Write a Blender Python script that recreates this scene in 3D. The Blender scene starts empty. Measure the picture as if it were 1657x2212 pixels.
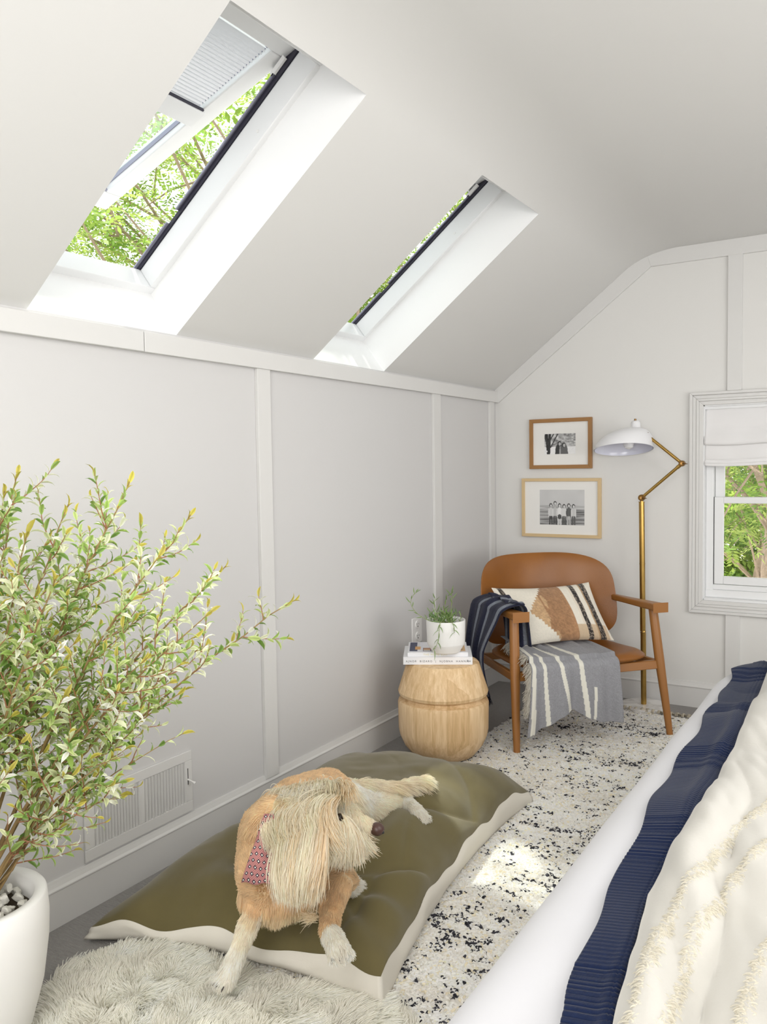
import bpy, math, random
import numpy as np
from mathutils import Vector, Matrix
from mathutils.bvhtree import BVHTree
from math import sin, cos, pi, sqrt, radians, exp
random.seed(7); np.random.seed(7); rng = np.random.default_rng(7)
SC = bpy.context.scene; COL = SC.collection

# ------------------------------------------------------------------ camera
CAM = Vector((2.177, -4.8854, 1.4))
yaw, pit, rol = -0.5560, -0.0541, -0.0150
F = Vector((sin(yaw)*cos(pit), cos(yaw)*cos(pit), sin(pit)))
Rv = F.cross(Vector((0, 0, 1))).normalized(); Uv = Rv.cross(F)
R2 = cos(rol)*Rv + sin(rol)*Uv; U2 = -sin(rol)*Rv + cos(rol)*Uv
cd = bpy.data.cameras.new('camera'); cam = bpy.data.objects.new('camera', cd); COL.objects.link(cam)
M = Matrix((R2, U2, -F)).transposed().to_4x4(); M.translation = CAM; cam.matrix_world = M
cd.sensor_fit = 'HORIZONTAL'; cd.sensor_width = 36.0; cd.lens = 1772.1*36.0/1657.0
cd.clip_start = 0.05; cd.clip_end = 300
SC.camera = cam
# ------------------------------------------------------------------ light
w = bpy.data.worlds.new('world'); SC.world = w; w.use_nodes = True
bg = w.node_tree.nodes['Background']; bg.inputs[0].default_value = (0.965, 0.985, 1.0, 1); bg.inputs[1].default_value = 1.75
def lamp(name, kind, loc, direction, energy, color=(1, 1, 1), **kw):
    l = bpy.data.lights.new(name, kind); l.energy = energy; l.color = color
    for k, v in kw.items(): setattr(l, k, v)
    o = bpy.data.objects.new(name, l); COL.objects.link(o); o.location = loc
    o.rotation_euler = Vector(direction).to_track_quat('-Z', 'Y').to_euler(); return o
lamp('sun', 'SUN', (-3, 3, 9), (.42, -.27, -1), 5.5, (1, .95, .86), angle=radians(1.2))
lamp('front_fill_light', 'AREA', (2.6, -6.6, 1.55), (.15, 1, .95), 98, (1, .98, .95), shape='RECTANGLE', size=2.6, size_y=1.8)  # added fill behind the camera, tilted up to brighten the flat ceiling
lamp('right_window_light', 'AREA', (4.28, -2.7, 1.25), (-1, .0, .0), 40, (1, .98, .95), shape='RECTANGLE', size=3.0, size_y=1.1)
lamp('overhead_fill_panel', 'AREA', (2.6, -2.9, 2.52), (-.3, 0, -1), 36, (1, .985, .96), shape='RECTANGLE', size=1.0, size_y=2.8)  # added fill panel out of view, brightens floor and rug; no real fixture
lamp('rear_fill_panel', 'AREA', (1.7, -5.3, 2.5), (-.5, .7, -1), 34, (1, .985, .96), shape='RECTANGLE', size=1.2, size_y=1.2)  # added fill behind the camera for sheepskin and dog; no real fixture
SC.view_settings.view_transform = 'Standard'; SC.view_settings.look = 'None'
SC.view_settings.exposure = -0.10; SC.view_settings.gamma = 1.0; SC.view_settings.use_curve_mapping = False

# ------------------------------------------------------------------ helpers
def tag(o, label=None, cat=None, group=None, kind=None):
    if label: o['label'] = label
    if cat: o['category'] = cat
    if group: o['group'] = group
    if kind: o['kind'] = kind
    return o
def empty(name, loc=(0, 0, 0), label=None, cat=None, group=None, kind=None):
    o = bpy.data.objects.new(name, None); COL.objects.link(o); o.location = loc; o.empty_display_size = .05
    return tag(o, label, cat, group, kind)
def adopt(o, parent):
    if parent is not None:
        o.parent = parent
        if parent.type == 'EMPTY': o.matrix_parent_inverse = Matrix.Translation(parent.location).inverted()
    return o
def mesh(name, V, Fc, mat, parent=None, smooth=False, col=None, uv=None):
    me = bpy.data.meshes.new(name)
    me.from_pydata([tuple(map(float, v)) for v in V], [], Fc); me.update()
    if smooth: me.polygons.foreach_set('use_smooth', [True]*len(me.polygons))
    if mat is not None: me.materials.append(mat)
    if col is not None:
        c = me.attributes.new('col', 'FLOAT_COLOR', 'POINT'); a = np.ones((len(V), 4), np.float32); a[:, :3] = col
        c.data.foreach_set('color', a.ravel())
    if uv is not None:
        u = me.uv_layers.new(name='UVMap'); uv = np.asarray(uv, np.float32)
        idx = np.zeros(len(me.loops), np.int32); me.loops.foreach_get('vertex_index', idx)
        u.data.foreach_set('uv', uv[idx].ravel())
    o = bpy.data.objects.new(name, me); COL.objects.link(o)
    return adopt(o, parent)
class B:
    def __init__(s): s.v = []; s.f = []
    def add(s, V, Fc):
        n = len(s.v); s.v += [tuple(v) for v in V]; s.f += [tuple(i+n for i in f) for f in Fc]; return s
    def hexa(s, P):   # 8 corner points: bottom 4 then top 4
        return s.add(P, [(3, 2, 1, 0), (4, 5, 6, 7), (0, 1, 5, 4), (1, 2, 6, 5), (2, 3, 7, 6), (3, 0, 4, 7)])
    def box(s, lo, hi):
        x0, y0, z0 = lo; x1, y1, z1 = hi
        return s.hexa([(x0, y0, z0), (x1, y0, z0), (x1, y1, z0), (x0, y1, z0), (x0, y0, z1), (x1, y0, z1), (x1, y1, z1), (x0, y1, z1)])
    def tube(s, pts, rad, n=12, cap=True, sq=1.0):
        pts = [Vector(p) for p in pts]
        if not hasattr(rad, '__len__'): rad = [rad]*len(pts)
        base = len(s.v); t0 = (pts[1]-pts[0]).normalized()
        a = t0.orthogonal().normalized()
        for i, p in enumerate(pts):
            t = (pts[min(i+1, len(pts)-1)]-pts[max(i-1, 0)]).normalized()
            a = (a - a.dot(t)*t).normalized(); b = t.cross(a)
            for k in range(n):
                q = 2*pi*k/n; s.v.append(tuple(p + rad[i]*(cos(q)*a + sq*sin(q)*b)))
        for i in range(len(pts)-1):
            for k in range(n):
                j = (k+1) % n; o = base+i*n
                s.f.append((o+k, o+j, o+n+j, o+n+k))
        if cap:
            s.f.append(tuple(base+k for k in range(n))[::-1]); o = base+(len(pts)-1)*n; s.f.append(tuple(o+k for k in range(n)))
        return s
    def lathe(s, prof, c=(0, 0, 0), n=48, cap0=True, cap1=True):
        base = len(s.v)
        for r, z in prof:
            for k in range(n):
                q = 2*pi*k/n; s.v.append((c[0]+r*cos(q), c[1]+r*sin(q), c[2]+z))
        for i in range(len(prof)-1):
            for k in range(n):
                j = (k+1) % n; o = base+i*n; s.f.append((o+k, o+j, o+n+j, o+n+k))
        if cap0: s.f.append(tuple(base+k for k in range(n))[::-1])
        if cap1: o = base+(len(prof)-1)*n; s.f.append(tuple(o+k for k in range(n)))
        return s
    def done(s, name, mat, parent=None, smooth=False, bevel=0, seg=2, angle=35):
        o = mesh(name, s.v, s.f, mat, parent, False)
        if bevel:
            m = o.modifiers.new('bevel', 'BEVEL'); m.width = bevel; m.segments = seg; m.limit_method = 'ANGLE'; m.angle_limit = radians(30)
        if smooth or bevel:
            o.data.polygons.foreach_set('use_smooth', [True]*len(o.data.polygons))
            ang = radians(angle)
            me = o.data; nrm = [p.normal.copy() for p in me.polygons]; ek = {}
            for p in me.polygons:
                for e in p.edge_keys: ek.setdefault(e, []).append(p.index)
            sh = [False]*len(me.edges)
            for e in me.edges:
                fs = ek.get(tuple(sorted(e.vertices)), [])
                if len(fs) == 2 and nrm[fs[0]].length > 0 and nrm[fs[1]].length > 0 and nrm[fs[0]].angle(nrm[fs[1]]) > ang: sh[e.index] = True
            a = me.attributes.new('sharp_edge', 'BOOLEAN', 'EDGE'); a.data.foreach_set('value', sh)
            if bevel: m.harden_normals = False
        return o
def grid(nu, nv, wrap=False):
    Fc = []
    for i in range(nu-1):
        for j in range(nv-1 if not wrap else nv):
            k = (j+1) % nv; Fc.append((i*nv+j, i*nv+k, (i+1)*nv+k, (i+1)*nv+j))
    return Fc
def gridN(nu, nv):
    i, j = np.meshgrid(np.arange(nu-1), np.arange(nv-1), indexing='ij'); a = (i*nv+j).ravel()
    return np.stack([a, a+nv, a+nv+1, a+1], 1).tolist()
def hair(name, P, rad, col, mat, parent=None, kind='stuff'):
    # P (n,k,3), rad (k,) or (n,k), col (n,3)
    n, k = P.shape[:2]; hc = bpy.data.hair_curves.new(name); hc.add_curves([k]*n)
    hc.position_data.foreach_set('vector', np.ascontiguousarray(P.reshape(-1), dtype=np.float32))
    a = hc.attributes.get('radius') or hc.attributes.new('radius', 'FLOAT', 'POINT')
    rad = np.broadcast_to(np.asarray(rad, np.float32), (n, k)); a.data.foreach_set('value', np.ascontiguousarray(rad).ravel())
    c = hc.attributes.new('col', 'FLOAT_COLOR', 'CURVE'); cc = np.ones((n, 4), np.float32); cc[:, :3] = col
    c.data.foreach_set('color', cc.ravel()); hc.materials.append(mat)
    o = bpy.data.objects.new(name, hc); COL.objects.link(o)
    if kind: o['kind'] = kind
    return adopt(o, parent)
# value noise in numpy
_tab = rng.random((64, 64, 64)).astype(np.float32)
def vnoise(x, y, z=0.0):
    x, y, z = np.broadcast_arrays(np.asarray(x, float), np.asarray(y, float), np.asarray(z, float))
    xi, yi, zi = np.floor(x).astype(int), np.floor(y).astype(int), np.floor(z).astype(int)
    fx, fy, fz = x-xi, y-yi, z-zi; fx = fx*fx*(3-2*fx); fy = fy*fy*(3-2*fy); fz = fz*fz*(3-2*fz)
    g = lambda a, b, c: _tab[(xi+a) % 64, (yi+b) % 64, (zi+c) % 64]
    l = lambda a, b, t: a+(b-a)*t
    return l(l(l(g(0, 0, 0), g(1, 0, 0), fx), l(g(0, 1, 0), g(1, 1, 0), fx), fy), l(l(g(0, 0, 1), g(1, 0, 1), fx), l(g(0, 1, 1), g(1, 1, 1), fx), fy), fz)*2-1
def fbm(x, y, z=0.0, o=3):
    s = 0; a = 1.
    for i in range(o): s = s+a*vnoise(np.asarray(x)*2**i+7.3*i, np.asarray(y)*2**i+3.1*i, np.asarray(z)*2**i); a *= .5
    return s
# ------------------------------------------------------------------ materials
class NT:
    def __init__(s, name):
        s.m = bpy.data.materials.new(name); s.m.use_nodes = True; s.t = s.m.node_tree; s.p = s.t.nodes['Principled BSDF']; s.out = s.t.nodes['Material Output']
    def n(s, typ, **kw):
        x = s.t.nodes.new(typ)
        for k, v in kw.items(): setattr(x, k, v)
        return x
    def l(s, a, b): s.t.links.new(a, b)
    def inp(s, sock, v):
        if hasattr(v, 'node'): s.l(v, sock)
        else: sock.default_value = v
    def math(s, op, a, b=0.0, c=None):
        x = s.n('ShaderNodeMath', operation=op); s.inp(x.inputs[0], a); s.inp(x.inputs[1], b)
        if c is not None: s.inp(x.inputs[2], c)
        return x.outputs[0]
    def mix(s, f, a, b):
        x = s.n('ShaderNodeMix', data_type='RGBA'); s.inp(x.inputs[0], f); s.inp(x.inputs[6], c4(a)); s.inp(x.inputs[7], c4(b)); return x.outputs[2]
    def coord(s, which='Object', scale=(1, 1, 1), rot=(0, 0, 0)):
        t = s.n('ShaderNodeTexCoord'); mp = s.n('ShaderNodeMapping'); s.l(t.outputs[which], mp.inputs[0])
        mp.inputs['Scale'].default_value = scale; mp.inputs['Rotation'].default_value = rot; return mp.outputs[0]
    def noise(s, co, scale=5, detail=3, rough=.5, dist=0.0):
        x = s.n('ShaderNodeTexNoise'); s.l(co, x.inputs['Vector']); x.inputs['Scale'].default_value = scale; x.inputs['Detail'].default_value = detail
        x.inputs['Roughness'].default_value = rough; x.inputs['Distortion'].default_value = dist; return x.outputs['Fac']
    def ramp(s, f, stops):
        x = s.n('ShaderNodeValToRGB'); s.l(f, x.inputs[0]); e = x.color_ramp.elements
        while len(e) < len(stops): e.new(.5)
        for i, (p, c) in enumerate(stops): e[i].position = p; e[i].color = c4(c)
        return x.outputs[0]
    def bump(s, h, strength=.2, dist=.01):
        x = s.n('ShaderNodeBump'); s.l(h, x.inputs['Height']); x.inputs['Strength'].default_value = strength; x.inputs['Distance'].default_value = dist
        s.l(x.outputs[0], s.p.inputs['Normal']); return x
    def set(s, color=None, rough=None, metal=None, spec=None, sheen=None, coat=None):
        P = s.p.inputs
        if color is not None: s.inp(P['Base Color'], c4(color) if not hasattr(color, 'node') else color)
        if rough is not None: s.inp(P['Roughness'], rough)
        if metal is not None: P['Metallic'].default_value = metal
        if spec is not None: P['Specular IOR Level'].default_value = spec
        if sheen is not None: P['Sheen Weight'].default_value = sheen; P['Sheen Roughness'].default_value = .5
        if coat is not None: P['Coat Weight'].default_value = coat
        return s
def c4(c):
    if hasattr(c, 'node'): return c
    c = tuple(c); return c if len(c) == 4 else c+(1,)
def simple(name, color, rough=.5, nscale=0, nstr=.1, dist=.002, var=.0, **kw):
    m = NT(name); co = m.coord()
    if var: color = m.mix(m.noise(co, nscale or 8, 3), tuple(c*(1-var) for c in color), tuple(min(1, c*(1+var)) for c in color))
    m.set(color, rough, **kw)
    if nscale: m.bump(m.noise(co, nscale, 4), nstr, dist)
    return m.m
MAT = {}
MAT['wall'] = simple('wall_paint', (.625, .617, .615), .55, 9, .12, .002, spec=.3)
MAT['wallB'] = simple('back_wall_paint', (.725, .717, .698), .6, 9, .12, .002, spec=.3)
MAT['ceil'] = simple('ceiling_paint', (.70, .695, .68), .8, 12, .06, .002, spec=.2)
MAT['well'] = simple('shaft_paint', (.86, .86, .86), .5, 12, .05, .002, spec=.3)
MAT['trim'] = simple('trim_paint', (.685, .678, .665), .4, spec=.3)
MAT['frame_w'] = simple('white_lacquer', (.80, .805, .81), .35, 0, spec=.4)
MAT['gasket'] = simple('dark_gasket', (.025, .023, .04), .45)
MAT['alu'] = simple('grey_aluminium', (.30, .30, .38), .35, metal=.3)
m = NT('carpet'); co = m.coord(); n1 = m.noise(co, 260, 3, .7); n2 = m.noise(m.coord(scale=(30, 260, 1), rot=(0, 0, .5)), 1.0, 2)
m.set(m.mix(m.math('MULTIPLY', m.math('ADD', n1, n2), .5), (.20, .19, .185), (.56, .54, .52)), .95, spec=.1); m.bump(m.math('ADD', n1, n2), .9, .006); MAT['carpet'] = m.m
def wood(name, c0, c1, scale=(1, 1, 1), rough=.4, ring=9., rot=(0, 0, 0)):
    m = NT(name); co = m.coord(scale=scale, rot=rot)
    n = m.noise(co, ring, 6, .6, .4); n2 = m.noise(co, ring*6, 3, .7)
    f = m.math('ADD', m.math('MULTIPLY', n, .12), m.math('MULTIPLY', n2, .3))
    m.set(m.ramp(f, [(.30, c0), (.5, tuple((a+b)/2 for a, b in zip(c0, c1))), (.72, c1)]), rough); m.bump(n2, .08, .002); return m.m
MAT['oak'] = wood('oiled_oak', (.31, .130, .032), (.56, .275, .088), (14, 14, 1.2), .38)
m = NT('pale_turned_wood'); co = m.coord(scale=(1, 1, .09)); g1 = m.noise(co, 60, 6, .65, .5); st1 = m.n('ShaderNodeTexVoronoi'); st1.inputs['Scale'].default_value = 17; m.l(m.coord(scale=(1, 1, .0)), st1.inputs['Vector'])
sv = m.n('ShaderNodeSeparateColor'); m.l(st1.outputs['Color'], sv.inputs[0]); f = m.math('ADD', m.math('MULTIPLY', g1, .8), m.math('MULTIPLY', sv.outputs[0], .30))
m.set(m.ramp(f, [(.28, (.50, .31, .135)), (.52, (.68, .46, .24)), (.75, (.84, .63, .39))]), .5); m.bump(g1, .08, .002); MAT['palewood'] = m.m
MAT['frame_oak'] = wood('frame_oak', (.34, .17, .055), (.50, .28, .10), (3, 9, 9), .45)
MAT['frame_maple'] = wood('frame_maple', (.66, .49, .27), (.78, .61, .38), (3, 9, 9), .45)
m = NT('tan_leather'); co = m.coord(); m.set(m.mix(m.noise(co, 5, 4), (.20, .068, .009), (.32, .118, .017)), .38, spec=.5)
v = m.n('ShaderNodeTexVoronoi'); v.inputs['Scale'].default_value = 260; m.l(co, v.inputs['Vector']); m.bump(m.math('ADD', v.outputs[0], m.noise(co, 14, 3)), .12, .002); MAT['leather'] = m.m
MAT['brass'] = simple('aged_brass', (.46, .29, .085), .28, 30, .05, .001, metal=1.0, var=.18)
MAT['brass_dark'] = simple('dark_brass', (.22, .12, .04), .35, 30, .05, .001, metal=1.0)
MAT['shade_w'] = simple('white_enamel', (.80, .80, .82), .28)
MAT['shade_in'] = simple('enamel_inside', (.74, .75, .86), .12)
m = NT('marble'); co = m.coord(); n = m.noise(co, 6, 6, .6, 1.2); m.set(m.ramp(n, [(.35, (.80, .79, .77)), (.5, (.62, .60, .58)), (.56, (.82, .81, .79))]), .25); MAT['marble'] = m.m
MAT['ceramic'] = simple('matt_white_ceramic', (.84, .83, .81), .55)
MAT['soil'] = simple('soil', (.05, .035, .02), .95, 60, .8, .01)
MAT['paper'] = simple('paper', (.84, .83, .80), .8)
MAT['cover'] = simple('white_cover', (.85, .85, .87), .35)
MAT['ink'] = simple('dark_ink', (.03, .03, .04), .6)
MAT['ink_y'] = simple('yellow_ink', (.75, .68, .36), .6)
MAT['plastic'] = simple('white_plastic', (.82, .81, .80), .35)
MAT['void'] = simple('dark_recess', (.03, .03, .03), .9)
def attr_mat(name, rough=.8, bumps=None, spec=.3, sheen=None, transl=0, strength=.3, dist=.002):
    m = NT(name); a = m.n('ShaderNodeAttribute'); a.attribute_name = 'col'; m.set(a.outputs['Color'], rough, spec=spec, sheen=sheen)
    if bumps: m.bump(m.noise(m.coord(), bumps, 3, .7), strength, dist)
    if transl:
        t = m.n('ShaderNodeBsdfTranslucent'); m.l(a.outputs['Color'], t.inputs[0]); x = m.n('ShaderNodeMixShader'); x.inputs[0].default_value = transl
        m.l(m.p.outputs[0], x.inputs[1]); m.l(t.outputs[0], x.inputs[2]); m.l(x.outputs[0], m.out.inputs[0])
    return m.m
MAT['print'] = attr_mat('print', .5)
MAT['fur'] = attr_mat('fur', .7, spec=.2, transl=.5)
MAT['tuft'] = attr_mat('wool_tuft', .95, spec=.05, transl=.4)
MAT['woven'] = attr_mat('woven_cloth', .95, 420, .1, .1, strength=.5, dist=.003)
MAT['leafm'] = attr_mat('leaf', .45, spec=.35, transl=.35)
MAT['glass'] = None
m = NT('window_glass'); t = m.n('ShaderNodeBsdfTransparent'); g = m.n('ShaderNodeBsdfGlossy'); g.inputs['Roughness'].default_value = .02
d = m.n('ShaderNodeBsdfDiffuse'); d.inputs[0].default_value = (.8, .9, .9, 1)
fr = m.n('ShaderNodeFresnel'); x = m.n('ShaderNodeMixShader'); m.l(fr.outputs[0], x.inputs[0]); m.l(t.outputs[0], x.inputs[1]); m.l(g.outputs[0], x.inputs[2])
m.l(x.outputs[0], m.out.inputs[0]); MAT['glass'] = m.m
m = NT('hazy_glass'); t = m.n('ShaderNodeBsdfTransparent'); t.inputs[0].default_value = (.93, .97, .97, 1); g = m.n('ShaderNodeBsdfTranslucent'); g.inputs[0].default_value = (.85, .92, .93, 1)
n = m.noise(m.coord(), 40, 4, .7); x = m.n('ShaderNodeMixShader'); m.l(m.math('MULTIPLY', n, .12), x.inputs[0]); m.l(t.outputs[0], x.inputs[1]); m.l(g.outputs[0], x.inputs[2]); m.l(x.outputs[0], m.out.inputs[0]); MAT['hazy'] = m.m  # noise-patched translucent white mixed into the pane for a hazy look

# ================================================================== ROOM
HK = 1.8823; ALPHA = radians(37.664); CA, SA = cos(ALPHA), sin(ALPHA)
X1, H2, YF, XR = .9504, 2.6159, -6.8, 4.40
def S(u, y, w): return (u*CA-w*SA, y, HK+u*SA+w*CA)
UK = X1/CA                         # slope length to the kink
SKY = [(-3.357, -2.762), (-1.947, -1.358)]; UT = 1.036; WW = .20
b = B(); b.box((-.2, YF, -.12), (XR+.1, .15, 0)); tag(b.done('floor', MAT['carpet']), kind='structure')
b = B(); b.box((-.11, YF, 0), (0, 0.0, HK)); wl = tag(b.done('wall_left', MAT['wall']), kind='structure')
for y0, y1 in [(-4.62, -4.54), (-3.86, -3.78), (-2.345, -2.265), (-.866, -.78), (-.118, -.055)]:
    b = B(); b.box((0, y0, .13), (.016, y1, 1.81)); b.done('batten', MAT['trim'], wl, bevel=.0015)
b = B(); b.box((0, -2.93, 1.803), (.024, -.002, 1.872)); o = tag(b.done('trim_1', MAT['trim'], bevel=.002), kind='structure')
b = B(); b.box((0, YF, 1.803), (.024, -2.9335, 1.872)); o = tag(b.done('trim_2', MAT['trim'], bevel=.002), kind='structure')
def baseboard(name, A, Bp, n):      # profile run from A to Bp, n = inward normal
    prof = [(0, 0), (.014, 0), (.014, .112), (.018, .116), (.018, .120), (.012, .126), (.008, .138), (.006, .146), (0, .146)]
    V = []; 
    for P in (A, Bp):
        for d, z in prof: V.append((P[0]+n[0]*d, P[1]+n[1]*d, z))
    k = len(prof); Fc = [(i, (i+1) % k, k+(i+1) % k, k+i) for i in range(k)]+[tuple(range(k)), tuple(range(k, 2*k))]
    return tag(mesh(name, V, Fc, MAT['trim']), kind='structure')
baseboard('baseboard_left', (0, YF), (0, 0), (1, 0)); baseboard('baseboard_back', (0, 0), (XR, 0), (0, -1))
# back wall with window opening
WX0, WX1, WZ0, WZ1 = 1.268, 2.02, .622, 1.722
gable = [(0, 0), (XR, 0), (XR, HK), (XR-X1, H2), (X1, H2), (0, HK)]
V = []; Fc = []
def wallpoly(pts, y0=0.0, y1=.12):
    n = len(V); k = len(pts)
    for x_, z_ in pts: V.append((x_, y0, z_))
    for x_, z_ in pts: V.append((x_, y1, z_))
    Fc.append(tuple(n+i for i in range(k))); Fc.append(tuple(n+k+i for i in range(k))[::-1])
    for i in range(k): j = (i+1) % k; Fc.append((n+i, n+k+i, n+k+j, n+j))
wallpoly([(-.11, 0), (WX0, 0), (WX0, H2), (X1, H2), (0, HK), (-.11, HK)]); wallpoly([(WX1, 0), (XR, 0), (XR, HK), (XR-X1, H2), (WX1, H2)])
wallpoly([(WX0, 0), (WX1, 0), (WX1, WZ0), (WX0, WZ0)]); wallpoly([(WX0, WZ1), (WX1, WZ1), (WX1, H2), (WX0, H2)])
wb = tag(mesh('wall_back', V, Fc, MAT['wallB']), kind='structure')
for z0, z1 in [(.13, .557), (1.795, 2.53)]:
    b = B(); b.box((1.392, -.015, z0), (1.467, 0, z1)); b.done('batten', MAT['trim'], wb, bevel=.0015)
b = B(); b.box((2.15, -.015, .13), (2.23, 0, 2.53)); b.done('batten', MAT['trim'], wb, bevel=.0015)
# gable trim boards following the ceiling line
tw = .088
def strip(name, P, Q, P2, Q2):
    V = [(P[0], -.016, P[1]), (Q[0], -.016, Q[1]), (Q2[0], -.016, Q2[1]), (P2[0], -.016, P2[1])]
    b = B(); b.hexa([(x, 0, z) for x, _, z in V]+V); return tag(b.done(name, MAT['trim'], bevel=.0015), kind='structure')
kx = X1+.028
strip('trim_3', (.0, HK), (X1, H2), (.024, HK-tw*1.15+.02), (kx, H2-tw))
strip('trim_4', (X1, H2), (XR-X1, H2), (kx, H2-tw), (XR-kx, H2-tw))
# ceiling: slope with two shafts, soft kink, flat part, right slope
V = []; Fc = []
def quad(a, b_, c, d): n = len(V); V.extend([a, b_, c, d]); Fc.append((n, n+1, n+2, n+3))
ys = [YF]+[y for s in SKY for y in s]+[0]
UB = UK-.16
for i in range(5):
    if i % 2 == 0: quad(S(0, ys[i], 0), S(0, ys[i+1], 0), S(UT, ys[i+1], 0), S(UT, ys[i], 0))
    quad(S(UT, ys[i], 0), S(UT, ys[i+1], 0), S(UB+.0005 if UB > UT else UT+.001, ys[i+1], 0), S(UB if UB > UT else UT+.001, ys[i], 0))
UB = UT+.001
p0 = S(UB, 0, 0); p2 = (X1+.22, 0, H2); prev = p0
nk0 = len(Fc)
for k in range(1, 25):
    t = k/24; q = [(1-t)**2*p0[i]+2*t*(1-t)*(X1, 0, H2)[i]+t*t*p2[i] for i in range(3)]
    quad((prev[0], YF, prev[2]), (prev[0], 0, prev[2]), (q[0], 0, q[2]), (q[0], YF, q[2])); prev = q
quad((p2[0], YF, H2), (p2[0], 0, H2), (XR-X1, 0, H2), (XR-X1, YF, H2)); quad((XR-X1, YF, H2), (XR-X1, 0, H2), (XR, 0, HK), (XR, YF, HK))
cl = tag(mesh('ceiling', V, Fc, MAT['ceil'], smooth=False), kind='structure')
for q in range(nk0, nk0+24): cl.data.polygons[q].use_smooth = True
_bm = __import__('bmesh').new(); _bm.from_mesh(cl.data); __import__('bmesh').ops.remove_doubles(_bm, verts=_bm.verts, dist=.0004)
for f in _bm.faces: f.smooth = True
_bm.to_mesh(cl.data); _bm.free()
_a = cl.data.attributes.new('sharp_edge', 'BOOLEAN', 'EDGE')
for e in cl.data.edges:
    c_ = [cl.data.vertices[i].co for i in e.vertices]; _a.data[e.index].value = all(abs(c.x-(XR-X1)) < .01 for c in c_)
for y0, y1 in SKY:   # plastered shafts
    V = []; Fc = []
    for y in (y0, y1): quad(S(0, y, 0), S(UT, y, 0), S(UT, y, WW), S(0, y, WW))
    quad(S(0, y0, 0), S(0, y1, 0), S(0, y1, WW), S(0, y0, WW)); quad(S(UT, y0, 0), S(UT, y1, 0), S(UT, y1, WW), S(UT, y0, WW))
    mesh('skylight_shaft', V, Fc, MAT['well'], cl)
# outer walls out of view
b = B(); b.box((XR, YF, 0), (XR+.1, 0, .7)); b.box((XR, YF, .7), (XR+.1, -4.3, HK)); b.box((XR, -1.1, .7), (XR+.1, 0, HK)); b.box((XR, -4.3, 1.8), (XR+.1, -1.1, HK))
tag(b.done('wall_right', MAT['wall']), kind='structure')
V = []; Fc = []
fx0, fx1, fz0, fz1 = 1.2, 4.0, .6, 2.5
for pts in ([(-.11, 0), (fx0, 0), (fx0, H2), (X1, H2), (0, HK), (-.11, HK)], [(fx1, 0), (XR, 0), (XR, HK), (fx1, 2.18)], [(fx0, 0), (fx1, 0), (fx1, fz0), (fx0, fz0)], [(fx0, fz1), (3.58, fz1), (3.45, H2), (fx0, H2)], [(3.58, fz1), (fx1, 2.18), (fx1, 2.0), (3.58, 2.0)]):
    wallpoly(pts, YF, YF-.1)
tag(mesh('wall_front', V, Fc, MAT['wall']), kind='structure')

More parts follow.
